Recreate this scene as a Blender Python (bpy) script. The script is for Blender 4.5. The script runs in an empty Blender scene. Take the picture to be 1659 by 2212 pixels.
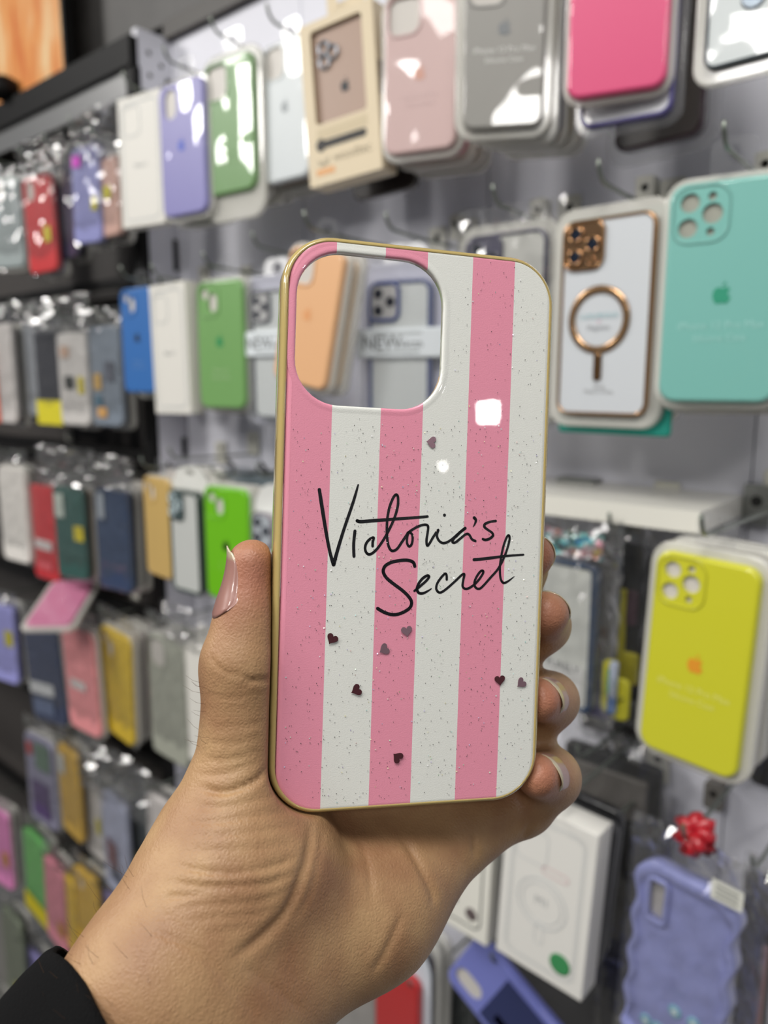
import bpy, bmesh, math, random
import numpy as np
from mathutils import Vector, Matrix, noise

# ------------------------------------------------------------------ camera, light, exposure
SC = bpy.context.scene
COL = SC.collection
F, CX, CY = 1650.0, 829.5, 1106.0            # focal length and centre for a 1659 x 2212 frame
HEAD, PITCH = math.radians(41), math.radians(9.8)
CAM = np.array([0.0, 0.0, 1.45])
FW = np.array([-math.sin(HEAD)*math.cos(PITCH), math.cos(HEAD)*math.cos(PITCH), -math.sin(PITCH)])
RT = np.array([math.cos(HEAD), math.sin(HEAD), 0.0])
UP = np.cross(RT, FW)

cd = bpy.data.cameras.new('camera')
cam = bpy.data.objects.new('camera', cd); COL.objects.link(cam)
cam.matrix_world = Matrix(((RT[0], UP[0], -FW[0], CAM[0]), (RT[1], UP[1], -FW[1], CAM[1]),
                           (RT[2], UP[2], -FW[2], CAM[2]), (0, 0, 0, 1)))
cd.sensor_fit = 'VERTICAL'; cd.sensor_height = 36.0; cd.sensor_width = 27.0
cd.lens = F/2212*36.0
cd.clip_start = 0.01
cd.dof.use_dof = True; cd.dof.focus_distance = 0.222; cd.dof.aperture_fstop = cd.lens/3.1
SC.camera = cam

wd = bpy.data.worlds.new('shop_ambient'); SC.world = wd; wd.use_nodes = True
wd.node_tree.nodes['Background'].inputs[0].default_value = (0.80, 0.87, 1.0, 1)
wd.node_tree.nodes['Background'].inputs[1].default_value = 0.095

def area(name, loc, target, size, power, color=(1, .975, .935), sy=None):
    l = bpy.data.lights.new(name, 'AREA'); l.energy = power; l.color = color
    l.shape = 'RECTANGLE'; l.size = size; l.size_y = sy or size
    o = bpy.data.objects.new(name, l); COL.objects.link(o); o.location = loc
    o.rotation_euler = (Vector(target)-Vector(loc)).to_track_quat('-Z', 'Y').to_euler()
    return o
# ceiling LED panels of the shop, hung in two rows along the aisle
area('ceiling_panel_light', (-0.42, -0.80, 2.55), (-0.55, -0.45, 0), 0.5, 12)
area('ceiling_panel_light', (0.12, -0.30, 2.55), (0.10, -0.20, 0), 0.5, 13)
area('ceiling_panel_light', (-1.05, -2.0, 2.55), (-1.0, -1.0, 0), 0.35, 15)
area('ceiling_panel_light', (-2.4, -1.3, 2.55), (-1.6, 0.2, 1.1), 0.35, 18)
area('ceiling_panel_light', (-1.95, -0.40, 2.55), (-1.85, -0.2, 0), 0.5, 17)
area('ceiling_panel_light', (4.85, -1.0, 2.53), (0, 0.1, 1.2), 0.13, 7)
area('ceiling_panel_light', (6.9, -2.0, 2.5), (0, 0.1, 1.2), 0.05, .5)
area('ceiling_panel_light', (1.1, -1.5, 2.55), (1.0, -1.0, 0), 0.35, 13)

SC.view_settings.view_transform = 'Standard'; SC.view_settings.look = 'None'
SC.view_settings.gamma = 1.0; SC.view_settings.use_curve_mapping = False
SC.view_settings.exposure = 0.0
SC.cycles.use_denoising = True
SC.cycles.max_bounces = 5; SC.cycles.diffuse_bounces = 3; SC.cycles.glossy_bounces = 3; SC.cycles.use_adaptive_sampling = True; SC.cycles.adaptive_threshold = .1; SC.cycles.transparent_max_bounces = 16
SC.cycles.sample_clamp_indirect = 4.0
SC.cycles.caustics_reflective = False; SC.cycles.caustics_refractive = False

# ------------------------------------------------------------------ projection helpers
def ray(x, y): return FW + RT*(x-CX)/F - UP*(y-CY)/F
def P(x, y, Y):                    # point of the plane y = Y seen at pixel (x, y)
    d = ray(x, y); return CAM + d*(Y-CAM[1])/d[1]
def D(x, y, d): return CAM + ray(x, y)*d      # point at depth d
def proj(p):
    v = np.asarray(p)-CAM; z = v@FW
    return CX+F*(v@RT)/z, CY-F*(v@UP)/z, z
rng = random.Random(7)

# ------------------------------------------------------------------ materials
def srgb(r, g, b):
    f = lambda c: c/12.92 if c <= .04045 else ((c+.055)/1.055)**2.4
    return (f(r/255), f(g/255), f(b/255), 1)
MATS = {}
def mat(name, col, rough=.5, metal=0, alpha=1, coat=0, spec=.5, trans=0, emit=None, noise_amt=0, noise_scale=40, bump=0, bscale=300, sheen=0):
    if name in MATS: return MATS[name]
    m = bpy.data.materials.new(name); m.use_nodes = True
    nt = m.node_tree; b = nt.nodes['Principled BSDF']; I = b.inputs
    I['Base Color'].default_value = col; I['Roughness'].default_value = rough; I['Metallic'].default_value = metal
    I['Alpha'].default_value = alpha; I['Coat Weight'].default_value = coat; I['Coat Roughness'].default_value = .04
    I['Specular IOR Level'].default_value = spec; I['Transmission Weight'].default_value = trans
    if sheen: I['Sheen Weight'].default_value = sheen
    if emit: I['Emission Color'].default_value = col; I['Emission Strength'].default_value = emit
    if noise_amt:
        tc = nt.nodes.new('ShaderNodeTexCoord'); n = nt.nodes.new('ShaderNodeTexNoise'); n.inputs['Scale'].default_value = noise_scale
        n.inputs['Detail'].default_value = 4
        mx = nt.nodes.new('ShaderNodeMix'); mx.data_type = 'RGBA'
        mx.inputs[6].default_value = tuple(c*(1-noise_amt) for c in col[:3])+(1,)
        mx.inputs[7].default_value = tuple(min(1, c*(1+noise_amt)) for c in col[:3])+(1,)
        nt.links.new(tc.outputs['Object'], n.inputs['Vector']); nt.links.new(n.outputs['Fac'], mx.inputs[0])
        nt.links.new(mx.outputs[2], I['Base Color'])
    if bump:
        tc = nt.nodes.new('ShaderNodeTexCoord'); n = nt.nodes.new('ShaderNodeTexNoise'); n.inputs['Scale'].default_value = bscale
        n.inputs['Detail'].default_value = 3
        bp = nt.nodes.new('ShaderNodeBump'); bp.inputs['Strength'].default_value = bump; bp.inputs['Distance'].default_value = .001
        nt.links.new(tc.outputs['Object'], n.inputs['Vector']); nt.links.new(n.outputs['Fac'], bp.inputs['Height'])
        nt.links.new(bp.outputs['Normal'], I['Normal'])
    MATS[name] = m
    return m
def silicone(rgb):
    nm = 'silicone_%d_%d_%d' % rgb
    if nm in MATS: return MATS[nm]
    m = mat(nm, srgb(*rgb), .42, coat=.8); nt = m.node_tree       # clear film over the colour: a gently wavy coat
    tc = nt.nodes.new('ShaderNodeTexCoord'); n = nt.nodes.new('ShaderNodeTexNoise'); n.inputs['Scale'].default_value = 16; n.inputs['Detail'].default_value = 1
    oi = nt.nodes.new('ShaderNodeObjectInfo'); ad = nt.nodes.new('ShaderNodeVectorMath'); ad.operation = 'ADD'
    bp = nt.nodes.new('ShaderNodeBump'); bp.inputs['Strength'].default_value = .8; bp.inputs['Distance'].default_value = .0045
    nt.links.new(tc.outputs['Object'], ad.inputs[0]); nt.links.new(oi.outputs['Location'], ad.inputs[1]); nt.links.new(ad.outputs[0], n.inputs['Vector']); nt.links.new(n.outputs['Fac'], bp.inputs['Height']); nt.links.new(bp.outputs['Normal'], m.node_tree.nodes['Principled BSDF'].inputs['Coat Normal'])
    return m
def film(name, rgb, haze, rough, base=.06, edge=.55):
    """clear sheet: lets most light through, mirrors some, with a little haze"""
    m = bpy.data.materials.new(name); m.use_nodes = True; nt = m.node_tree; nt.nodes.clear(); N = nt.nodes.new
    out = N('ShaderNodeOutputMaterial'); tr = N('ShaderNodeBsdfTransparent'); gl = N('ShaderNodeBsdfGlossy'); df = N('ShaderNodeBsdfDiffuse'); m1 = N('ShaderNodeMixShader'); m2 = N('ShaderNodeMixShader')
    lw = N('ShaderNodeLayerWeight'); lw.inputs[0].default_value = .25; ma = N('ShaderNodeMath'); ma.operation = 'MULTIPLY_ADD'; ma.inputs[1].default_value = edge; ma.inputs[2].default_value = base
    gl.inputs['Roughness'].default_value = rough; gl.inputs['Color'].default_value = (1, 1, 1, 1); df.inputs['Color'].default_value = srgb(*rgb); tr.inputs['Color'].default_value = (.96, .96, .96, 1); m1.inputs[0].default_value = haze
    L = nt.links.new; L(tr.outputs[0], m1.inputs[1]); L(df.outputs[0], m1.inputs[2]); L(lw.outputs['Fresnel'], ma.inputs[0]); L(ma.outputs[0], m2.inputs[0]); L(m1.outputs[0], m2.inputs[1]); L(gl.outputs[0], m2.inputs[2]); L(m2.outputs[0], out.inputs[0])
    return m
def ink(rgb): return mat('ink_%d_%d_%d' % rgb, srgb(*rgb), .5)
def gloss(rgb, metal=0, rough=.2): return mat('gloss_%d_%d_%d_%g' % (rgb+(metal,)), srgb(*rgb), rough, metal=metal, coat=.5)
def card(rgb): return mat('card_%d_%d_%d' % rgb, srgb(*rgb), .55)
M_TRAY = mat('clear_tray_plastic', srgb(232, 230, 222), .12, alpha=.55, coat=.6)
M_TRAYT = film('thin_clear_plastic', (205, 206, 208), .09, .10, .05, .3)
M_MILKY = film('milky_cover', (236, 240, 246), .1, .12, .05, .25)
M_BAG = film('crinkled_poly_bag', (215, 215, 212), .035, .09, .05, .35)
M_STEEL = mat('dull_steel', srgb(150, 152, 148), .32, metal=.9)
M_DARKSTEEL = mat('dark_peg_wire', srgb(128, 134, 126), .35, metal=.8)
M_PLATE = mat('white_plate_enamel', srgb(222, 220, 208), .35, coat=.3)
M_HOLE = mat('dark_hole', srgb(28, 28, 26), .7)
M_BLACK = mat('black_lacquer', srgb(17, 16, 16), .55, spec=.2)
M_INSERT = mat('grey_insert_paper', srgb(206, 201, 194), .5)
M_LENS = mat('lens_glass', srgb(28, 34, 48), .06, coat=1)

# ------------------------------------------------------------------ mesh helpers
def new_mesh(name, verts, faces, smooth=None):
    me = bpy.data.meshes.new(name); me.from_pydata([tuple(v) for v in verts], [], faces); me.update()
    if smooth is not None:
        for i, p in enumerate(me.polygons): p.use_smooth = smooth if isinstance(smooth, bool) else smooth[i]
    return me
def obj(name, me, m, parent=None, M=None, **props):
    o = bpy.data.objects.new(name, me); COL.objects.link(o)
    if m is not None and not me.materials: me.materials.append(m)
    elif m is not None and me.materials[0] is not m:
        o.data = me = me.copy(); me.materials.clear(); me.materials.append(m)
    if parent is not None: o.parent = parent
    if M is not None:
        if parent is not None: o.matrix_basis = M
        else: o.matrix_world = M
    for k, v in props.items(): o[k] = v
    return o
def thing(name, label, cat, M, group=None):
    o = bpy.data.objects.new(name, None); COL.objects.link(o); o.empty_display_size = .02
    o.matrix_world = M; o['label'] = label; o['category'] = cat
    if group: o['group'] = group
    return o
def tag(o, label, cat, group=None):
    o['label'] = label; o['category'] = cat
    if group: o['group'] = group
    return o
def T(x, y, z=0): return Matrix.Translation((x, y, z))

def rr(w, h, r, n=6, cx=0, cy=0):
    r = max(min(r, w/2-1e-5, h/2-1e-5), 1e-5); pts = []
    for sx, sy, a0 in ((1, 1, 0), (-1, 1, 90), (-1, -1, 180), (1, -1, 270)):
        for i in range(n+1):
            a = math.radians(a0+90*i/n)
            pts.append((cx+sx*(w/2-r)+r*math.cos(a), cy+sy*(h/2-r)+r*math.sin(a)))
    return pts
def circ(cx, cy, r, n=16): return [(cx+r*math.cos(2*math.pi*i/n), cy+r*math.sin(2*math.pi*i/n)) for i in range(n)]

class MB:
    """collects vertices and faces of one mesh"""
    def __init__(s): s.v = []; s.f = []; s.s = []
    def ring(s, pts, z):
        i0 = len(s.v); s.v += [(x, y, z) for x, y in pts]; return list(range(i0, i0+len(pts)))
    def face(s, idx, smooth=False): s.f.append(tuple(idx)); s.s.append(smooth)
    def bridge(s, a, b, smooth=True):
        n = len(a)
        for i in range(n): s.face((a[i], a[(i+1) % n], b[(i+1) % n], b[i]), smooth)
    def box(s, x0, x1, y0, y1, z0, z1):
        i = len(s.v); s.v += [(x0,y0,z0),(x1,y0,z0),(x1,y1,z0),(x0,y1,z0),(x0,y0,z1),(x1,y0,z1),(x1,y1,z1),(x0,y1,z1)]
        for f in ((3,2,1,0),(4,5,6,7),(0,1,5,4),(1,2,6,5),(2,3,7,6),(3,0,4,7)): s.face([i+k for k in f])
    def fill(s, outer, holes, flip=False):
        """planar face between an outer ring and hole rings (indices into s.v)"""
        bm = bmesh.new(); mp = {}; ed = []
        for lp in [outer]+holes:
            vs = [bm.verts.new(s.v[k]) for k in lp]
            for v, k in zip(vs, lp): mp[v] = k
            for i in range(len(vs)): ed.append(bm.edges.new((vs[i], vs[(i+1) % len(vs)])))
        r = bmesh.ops.triangle_fill(bm, edges=ed, use_beauty=True)
        for g in r['geom']:
            if isinstance(g, bmesh.types.BMFace):
                g.normal_update(); ids = [mp[v] for v in g.verts]
                if (g.normal.z < 0) != flip: ids.reverse()
                s.face(ids)
        bm.free()
    def tube(s, pts, rad, n=8, cap=True):
        pts = [Vector(p) for p in pts]; rings = []
        ref = Vector((0, 0, 1))
        for i, p in enumerate(pts):
            t = (pts[min(i+1, len(pts)-1)]-pts[max(i-1, 0)]).normalized()
            u = t.cross(ref)
            if u.length < .1: u = t.cross(Vector((0, 1, 0)))
            u.normalize(); w = t.cross(u)
            r = rad[i] if isinstance(rad, (list, tuple)) else rad
            i0 = len(s.v)
            s.v += [tuple(p+u*r*math.cos(2*math.pi*k/n)+w*r*math.sin(2*math.pi*k/n)) for k in range(n)]
            rings.append(list(range(i0, i0+n)))
        for a, b in zip(rings, rings[1:]): s.bridge(a, b)
        if cap: s.face(rings[0][::-1]); s.face(rings[-1])
    def mesh(s, name='m'): return new_mesh(name, s.v, s.f, s.s)

CACHE = {}
def cached(fn):
    def g(*a):
        k = (fn.__name__,)+tuple(tuple(map(tuple, x)) if isinstance(x, list) else (round(x, 4) if isinstance(x, float) else x) for x in a)
        if k not in CACHE: CACHE[k] = fn(*a)
        return CACHE[k]
    return g
@cached
def slab(w, h, t, r, bev=.002):
    """rounded slab, back at z = 0, front at z = t"""
    b = MB(); L = [(bev*.6, 0), (0, bev*.6), (0, t-bev), (bev*.3, t-bev*.3), (bev, t)]
    R = [b.ring(rr(w-2*i, h-2*i, r-i), z) for i, z in L]
    for p, q in zip(R, R[1:]): b.bridge(p, q)
    b.face(R[0][::-1]); b.face(R[-1]); return b.mesh('slab')
def shell(w, h, t, r, holes, bev=.0028, depth=.0026):
    """case back: rounded slab whose front has recessed holes"""
    b = MB(); L = [(bev*.4, 0), (0, bev*.4), (0, t-bev), (bev*.15, t-bev*.5), (bev*.45, t-bev*.15), (bev, t)]
    R = [b.ring(rr(w-2*i, h-2*i, r-i), z) for i, z in L]
    for p, q in zip(R, R[1:]): b.bridge(p, q)
    b.face(R[0][::-1])
    hr = []
    for hpts in holes:
        a = b.ring(hpts, t); c = b.ring(hpts, t-depth); b.bridge(c, a, True); hr.append(a)
    b.fill(R[-1], hr)
    return b.mesh('shell')
def floor_mesh(holes, z):
    b = MB()
    for hp in holes:
        cx = sum(p[0] for p in hp)/len(hp); cy = sum(p[1] for p in hp)/len(hp)
        b.face(b.ring([(cx+(x-cx)*1.05, cy+(y-cy)*1.05) for x, y in hp], z))
    return b.mesh('insert')
@cached
def ring_mesh(w, h, r, wid, t, z0=0.):
    """hollow frame: outer rounded rect minus inner, rounded top"""
    b = MB()
    prof = [(0, 0), (0, t*.7), (wid*.15, t*.92), (wid*.4, t), (wid*.7, t), (wid*.95, t*.9), (wid, t*.6), (wid, 0)]
    R = [b.ring(rr(w-2*i, h-2*i, max(r-i, .0004)), z0+z) for i, z in prof]
    for p, q in zip(R, R[1:]+R[:1]): b.bridge(p, q)
    return b.mesh('frame')
@cached
def disc_ring(ro, ri, t, a0=0., a1=360., n=40):
    b = MB(); full = a1-a0 > 359; R = []
    for rad, z in ((ro, 0), (ro, t*.7), (ro-(ro-ri)*.25, t), (ri+(ro-ri)*.25, t), (ri, t*.7), (ri, 0)):
        k = n if full else n+1
        R.append(b.ring([(rad*math.cos(math.radians(a0+(a1-a0)*i/n)), rad*math.sin(math.radians(a0+(a1-a0)*i/n))) for i in range(k)], z))
    for p, q in zip(R, R[1:]):
        if full: b.bridge(p, q)
        else:
            for i in range(n): b.face((p[i], p[i+1], q[i+1], q[i]), True)
    if not full: b.face([x[0] for x in R]); b.face([x[-1] for x in R][::-1])
    return b.mesh('ring')
@cached
def disc(r, t, n=20):
    b = MB(); R = [b.ring(circ(0, 0, r, n), 0), b.ring(circ(0, 0, r, n), t*.6), b.ring(circ(0, 0, r*.85, n), t)]
    b.bridge(R[0], R[1]); b.bridge(R[1], R[2]); b.face(R[2]); return b.mesh('disc')
@cached
def flat_rr_line(w, h, r, wid):
    b = MB(); a = b.ring(rr(w, h, r), .0002); c = b.ring(rr(w-2*wid, h-2*wid, max(r-wid, .0003)), .0002); b.bridge(a, c, False)
    return b.mesh('printed_line')
@cached
def quad(w, h):
    return new_mesh('print', [(-w/2,-h/2,0),(w/2,-h/2,0),(w/2,h/2,0),(-w/2,h/2,0)], [(0,1,2,3)])
@cached
def text_mesh(s, size):
    c = bpy.data.curves.new('t', 'FONT'); c.body = s; c.size = size; c.align_x = 'CENTER'; c.align_y = 'CENTER'; c.resolution_u = 3
    o = bpy.data.objects.new('t', c); COL.objects.link(o)
    dg = bpy.context.evaluated_depsgraph_get(); me = bpy.data.meshes.new_from_object(o.evaluated_get(dg))
    bpy.data.objects.remove(o); me.materials.clear(); return me
APPLE = [(0,.30),(.10,.33),(.22,.36),(.34,.31),(.41,.24),(.34,.17),(.30,.07),(.31,-.04),(.37,-.13),(.45,-.18),(.40,-.30),(.32,-.42),(.24,-.49),
         (.15,-.49),(.05,-.455),(0,-.45),(-.05,-.455),(-.15,-.49),(-.24,-.49),(-.33,-.40),(-.41,-.25),(-.45,-.08),(-.43,.10),(-.37,.24),(-.27,.33),(-.16,.36),(-.07,.33)]
LEAF = [(0,.40),(.11,.44),(.18,.53),(.19,.63),(.09,.59),(.02,.50)]
@cached
def logo_mesh(s):
    b = MB(); b.face(b.ring([(x*s, y*s) for x, y in APPLE][::-1], 0)); b.face(b.ring([(x*s, y*s) for x, y in LEAF], 0)); return b.mesh('logo')
def bag_mesh(w, h, t, seed, amp=.004, nx=14, ny=20, top=.25):
    """crinkled pillow of film; the top fraction is flat, strongly creased header"""
    b = MB(); rows = []
    for side in (1, -1):
        R = []
        for j in range(ny+1):
            v = j/ny; y = (v-.5)*h; row = []
            for i in range(nx+1):
                u = i/nx; x = (u-.5)*w
                e = min(u, 1-u)*2; ev = min(v*4, 1, (1-v)/max(top, .01))
                z = side*(t*.5*min(1, e*3)**.6*max(.08, min(1, ev)))
                n = noise.noise(Vector((x*70+seed, y*55, side*3.1)))*1.0+.6*noise.noise(Vector((x*190, y*150+seed, side)))
                k = amp*(1.9 if v > 1-top else .8)
                z += k*n*min(1, e*6+.25)
                x2 = x+.002*noise.noise(Vector((seed, y*60, 5)))*(1 if i in (0, nx) else 0)
                row.append(len(b.v)); b.v.append((x2, y+.0025*noise.noise(Vector((x*80, seed, 1)))*(1 if j in (0, ny) else 0), z))
            R.append(row)
        for j in range(ny):
            for i in range(nx):
                q = (R[j][i], R[j][i+1], R[j+1][i+1], R[j+1][i])
                b.face(q if side == 1 else q[::-1], False)
        rows.append(R)
    return b.mesh('bag')

# ------------------------------------------------------------------ placing things on the wall
def fit(box, Y, asp=None, roll=0., maxyaw=42, wmax=1.12):
    """world matrix of the front face centre, width and height from a pixel box on the plane y = Y"""
    xl, xr, yt, yb = box; xc = (xl+xr)/2; yc = (yt+yb)/2
    h = P(xc, yt, Y)[2]-P(xc, yb, Y)[2]; c = P(xc, yc, Y); w = P(xr, yc, Y)[0]-P(xl, yc, Y)[0]; yaw = 0.
    if asp:
        w0 = h/asp; best = None
        for k in range(-12, maxyaw*2):
            a = math.radians(k/2); e = np.array([math.cos(a), math.sin(a), 0])*w0/2
            px = proj(c+e)[0]-proj(c-e)[0]; err = abs(px-(xr-xl))+abs(a)*2
            if best is None or err < best[0]: best = (err, a, px)
        yaw = best[1]; w = w0*min(wmax, max(.9, (xr-xl)/best[2]))
    M = Matrix.Translation(Vector(c)) @ Matrix.Rotation(yaw, 4, 'Z') @ Matrix.Rotation(math.pi/2, 4, 'X') @ Matrix.Rotation(math.radians(roll), 4, 'Z')
    return M, w, h

WALL_Y = .72
def peg(M, h, what, tip=True, row_z=None):
    """wall plate with hole and a bent wire that carries the packs"""
    c = M.translation; top = M @ Vector((0, h/2+.012, 0)); z = top.z
    x = top.x; yf = min(top.y-.012, .60)
    R = thing('peg_hook', 'metal peg hook carrying the '+what, 'hook', Matrix.Translation((x, WALL_Y-.001, z)), 'peg hooks on the wall')
    b = MB(); a = b.ring(rr(.024, .034, .003), 0); hl = b.ring(circ(0, .006, .0042, 12), 0)
    a2 = b.ring(rr(.024, .034, .003), .0025); h2 = b.ring(circ(0, .006, .0042, 12), .0025)
    b.bridge(a, a2, False); b.bridge(h2, hl); b.fill(a2, [h2])
    b.face(b.ring(circ(0, .006, .0041, 12), .0004))
    me = b.mesh('plate'); me.materials.append(M_PLATE); me.materials.append(M_HOLE); me.polygons[len(me.polygons)-1].material_index = 1
    obj('wall_plate', me, None, R, Matrix.Rotation(math.pi/2, 4, 'X') @ T(0, .012, .0005))
    L = WALL_Y-yf; pts = [(0, -.002, -.004), (0, -L*.3, -.003), (0, -L*.7, -.002), (0, -L+.006, 0)]
    if tip: pts += [(0, -L+.002, .001), (0, -L-.002, .004), (0, -L-.005, .009), (0, -L-.007, .015)]
    b = MB(); b.tube(pts, .0017, 8); obj('wire', b.mesh('wire'), M_DARKSTEEL, R)
    return R

def dual_holes(w, h, kind):
    """camera openings in a case back, centred coordinates"""
    s = w*.44; cx = -w/2+w*.06+s/2; cy = h/2-w*.055-s/2
    if kind == 'square': return [rr(s*.95, s*.98, s*.27, 5, cx, cy)], (cx, cy, s)
    if kind == 'pill': return [rr(s*.62, s*.95, s*.3, 5, cx, cy)], (cx, cy, s)
    if kind == 'dual': return [circ(cx-s*.2, cy+s*.22, s*.19), rr(s*.42, s*.62, s*.19, 5, cx+s*.2, cy-s*.08)], (cx, cy, s)
    if kind == 'tri': return [circ(cx-s*.22, cy+s*.24, s*.19), circ(cx-s*.24, cy-s*.25, s*.19), circ(cx+s*.22, cy, s*.2),
                              circ(cx+s*.2, cy+s*.33, s*.085, 10), circ(cx+s*.2, cy-s*.35, s*.08, 10)], (cx, cy, s)
    return [], (cx, cy, s)

COUNT = {}
def add_stack(base, M, w, h, n, cols, what, step=.0168, drop=.0, tray=True, sc=1.):
    words = ('first', 'second', 'third', 'fourth', 'fifth')
    w *= sc
    for k in range(n):
        rgb = cols[k % len(cols)]
        Mk = Matrix.Translation((rng.uniform(-.003, .003), (k+1)*step, rng.uniform(-.004, .001)-drop*(k+1))) @ M @ Matrix.Rotation(math.radians(rng.uniform(-1.2, 1.2)), 4, 'Z')
        R = thing('cased_pack', '%s pack hung %s behind the %s' % (cname(rgb), words[k], what), 'phone case', Mk @ T(0, -h/2, -.011), 'packs hung behind the front ones')
        obj('case_back', slab(round(w*.97, 4), round(h*.97, 4), .009, .011), silicone(rgb), R, T(0, h/2, .001))
        if tray: obj('blister_tray', slab(round(w+.010, 4), round(h+.012, 4), .0085, .014), M_TRAY, R, T(0, h/2, -.003))
def cname(c):
    r, g, b = c; mx, mn = max(c), min(c); l = (mx+mn)/2
    if mx-mn < 28: return 'black' if l < 50 else 'dark grey' if l < 100 else 'grey' if l < 170 else 'white'
    import colorsys
    hh = colorsys.rgb_to_hsv(r/255, g/255, b/255)[0]*360
    n = 'red' if hh < 14 or hh > 345 else 'orange' if hh < 40 else 'yellow' if hh < 68 else 'green' if hh < 165 else 'teal' if hh < 195 else 'blue' if hh < 250 else 'purple' if hh < 290 else 'pink'
    if n == 'red' and l > 150: n = 'pink'
    if n == 'orange' and l < 100: n = 'brown'
    return ('dark ' if l < 75 else 'pale ' if l > 195 else '')+n

def case(box, Y, rgb, label, what, asp=1.95, cam='square', logo=None, text=None, tcol=(235, 235, 235), tray=.006, roll=0, stack=(), tab=True,
         bag=None, sticker=None, has_peg=True, insert=None, name='phone_case', t=.0105, ring=True, tray_mat=None, tray_dy=0, texth=1., logo_y=.03, text_y=-.2, seed=None, maxyaw=42, wmax=1.12):
    M, w, h = fit(box, Y, asp, roll, maxyaw, wmax)
    R = thing(name, label, 'phone case', M @ T(0, -h/2, -t))
    up = h/2
    holes, (cx, cy, s) = dual_holes(w, h, cam)
    r = w*.15
    obj('case_back', shell(w, h, t, r, holes), silicone(rgb), R, T(0, up))
    if holes:
        obj('camera_window', floor_mesh(holes, t-.0024), insert or M_INSERT, R, T(0, up))
        if ring and cam != 'pill': obj('camera_rim', ring_mesh(s*1.12, s*1.15, s*.34, .0016, .0012), silicone(tuple(int(c*.93) for c in rgb)), R, T(cx, up+cy, t-.0004))
    if logo: obj('logo', logo_mesh(w*.17), ink(logo), R, T(0, up+h*logo_y, t+.0003), label='printed fruit emblem')
    if text:
        for i, s_ in enumerate(text): obj('printed_text', text_mesh(s_, w*.085*texth*(1 if i == 0 else .9)), ink(tcol), R, T(0, up+h*text_y-i*w*.1*texth, t+.0003))
    if tray: obj('blister_tray', slab(round(w+2*tray, 4), round(h+2*tray+abs(tray_dy), 4), t*.62, r+tray), tray_mat or M_TRAY, R, T(0, up+tray_dy/2, -.002), label='clear plastic tray')
    if sticker:
        for (sx, sy, sw, sh, sc) in sticker: obj('sticker', quad(w*sw, h*sh), card(sc), R, T(w*sx, up+h*sy, t+.0022 if bag else t+.0008))
    if tab and not bag:
        b = MB(); o = b.ring(rr(w*.4, .03, .008), 0); hh = b.ring(circ(0, .004, .005, 12), 0); b.fill(o, [hh]); b.s = [False]*len(b.f)
        obj('hang_tab', b.mesh('tab'), M_TRAYT, R, T(0, h+tray+.010, -.001))
    if bag:
        bw, bh = bag; obj('poly_bag', bag_mesh(w*bw, h*bh, t+.008, seed if seed is not None else len(CACHE)+int(box[0]), top=.16), M_BAG, R, T(0, up+h*(bh-1)*.42, t*.5))
    if has_peg: peg(M, h+(2*tray if tray else 0)+(h*(bag[1]-1)*.7 if bag else 0), what)
    if stack: add_stack(R, M, w, h, len(stack), stack, what, sc=1. if maxyaw > 30 else .7)
    return R, w, h, M

def carton(box, Y, label, what, asp=None, roll=0, depth=.02, rgb=(226, 223, 215), prints=(), has_peg=True, tab=True):
    M, w, h = fit(box, Y, asp, roll)
    R = thing('cardboard_box', label, 'box', M @ T(0, -h/2, -depth)); up = h/2
    obj('carton', slab(w, h, depth, .0012, .0008), card(rgb), R, T(0, up))
    for nm, me, m, x, y in prints: obj(nm, me(w, h) if callable(me) else me, m, R, T(w*x, up+h*y, depth+.0003))
    if has_peg and not tab: peg(M, h-.01, what)
    elif has_peg:
        b = MB(); o = b.ring(rr(w*.5, .036, .010), 0); hh = b.ring(rr(.018, .006, .0029, 4, 0, .005), 0); b.fill(o, [hh])
        obj('hang_tab', b.mesh('tab'), card(rgb), R, T(0, h+.012, depth*.4)); peg(M, h+.02, what)
    return R, w, h, M

def frame_case(box, Y, back, frame, label, what, asp=1.95, metal=0, pack=None, pack_mat=None, lens=(28, 34, 48), plate=None, roll=0, has_peg=True, t=.0105, magring=None, has_cam=True, fw=.0035, stack=()):
    """light back plate held by a coloured bumper, with a three-lens camera plate"""
    M, w, h = fit(box, Y, asp, roll); up = h/2; r = w*.14
    R = thing('framed_phone_case', label, 'phone case', M @ T(0, -h/2, -t))
    fm = gloss(frame, metal, .18)
    obj('back_plate', slab(w-fw, h-fw, t*.85, r-.001, .001), silicone(back), R, T(0, up))
    obj('bumper', ring_mesh(w, h, r, fw, t), fm, R, T(0, up))
    if has_cam:
        s = w*.44; cx = -w/2+fw+s/2; cy = h/2-fw-s/2
        cp = obj('camera_plate', slab(s, s*1.08, .0025, s*.26), gloss(plate or frame, metal, .2), R, T(cx, up+cy, t*.8))
        obj('plate_rim', ring_mesh(s*1.02, s*1.1, s*.27, .002, .0035), fm, cp)
        for lx, ly, lr in ((-.2, .25, .19), (-.2, -.25, .19), (.23, 0, .19), (.22, -.36, .1)):
            o = obj('lens_ring', disc_ring(s*lr, s*lr*.72, .002), gloss(frame, metal, .15), cp, T(s*lx, s*ly, .0024))
            if lr > .15: obj('camera_lens', disc(s*lr*.72, .001), M_LENS, cp, T(s*lx, s*ly, .0024))
    if pack: obj('blister_tray', slab(round(w+2*pack, 4), round(h+2*pack, 4), t*.7, r+pack*.6), pack_mat or M_TRAY, R, T(0, up, -.002), label='clear plastic tray')
    if has_peg: peg(M, h+2*(pack or 0), what)
    if stack: add_stack(R, M, w, h, len(stack), stack, what)
    return R, w, h, M

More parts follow.
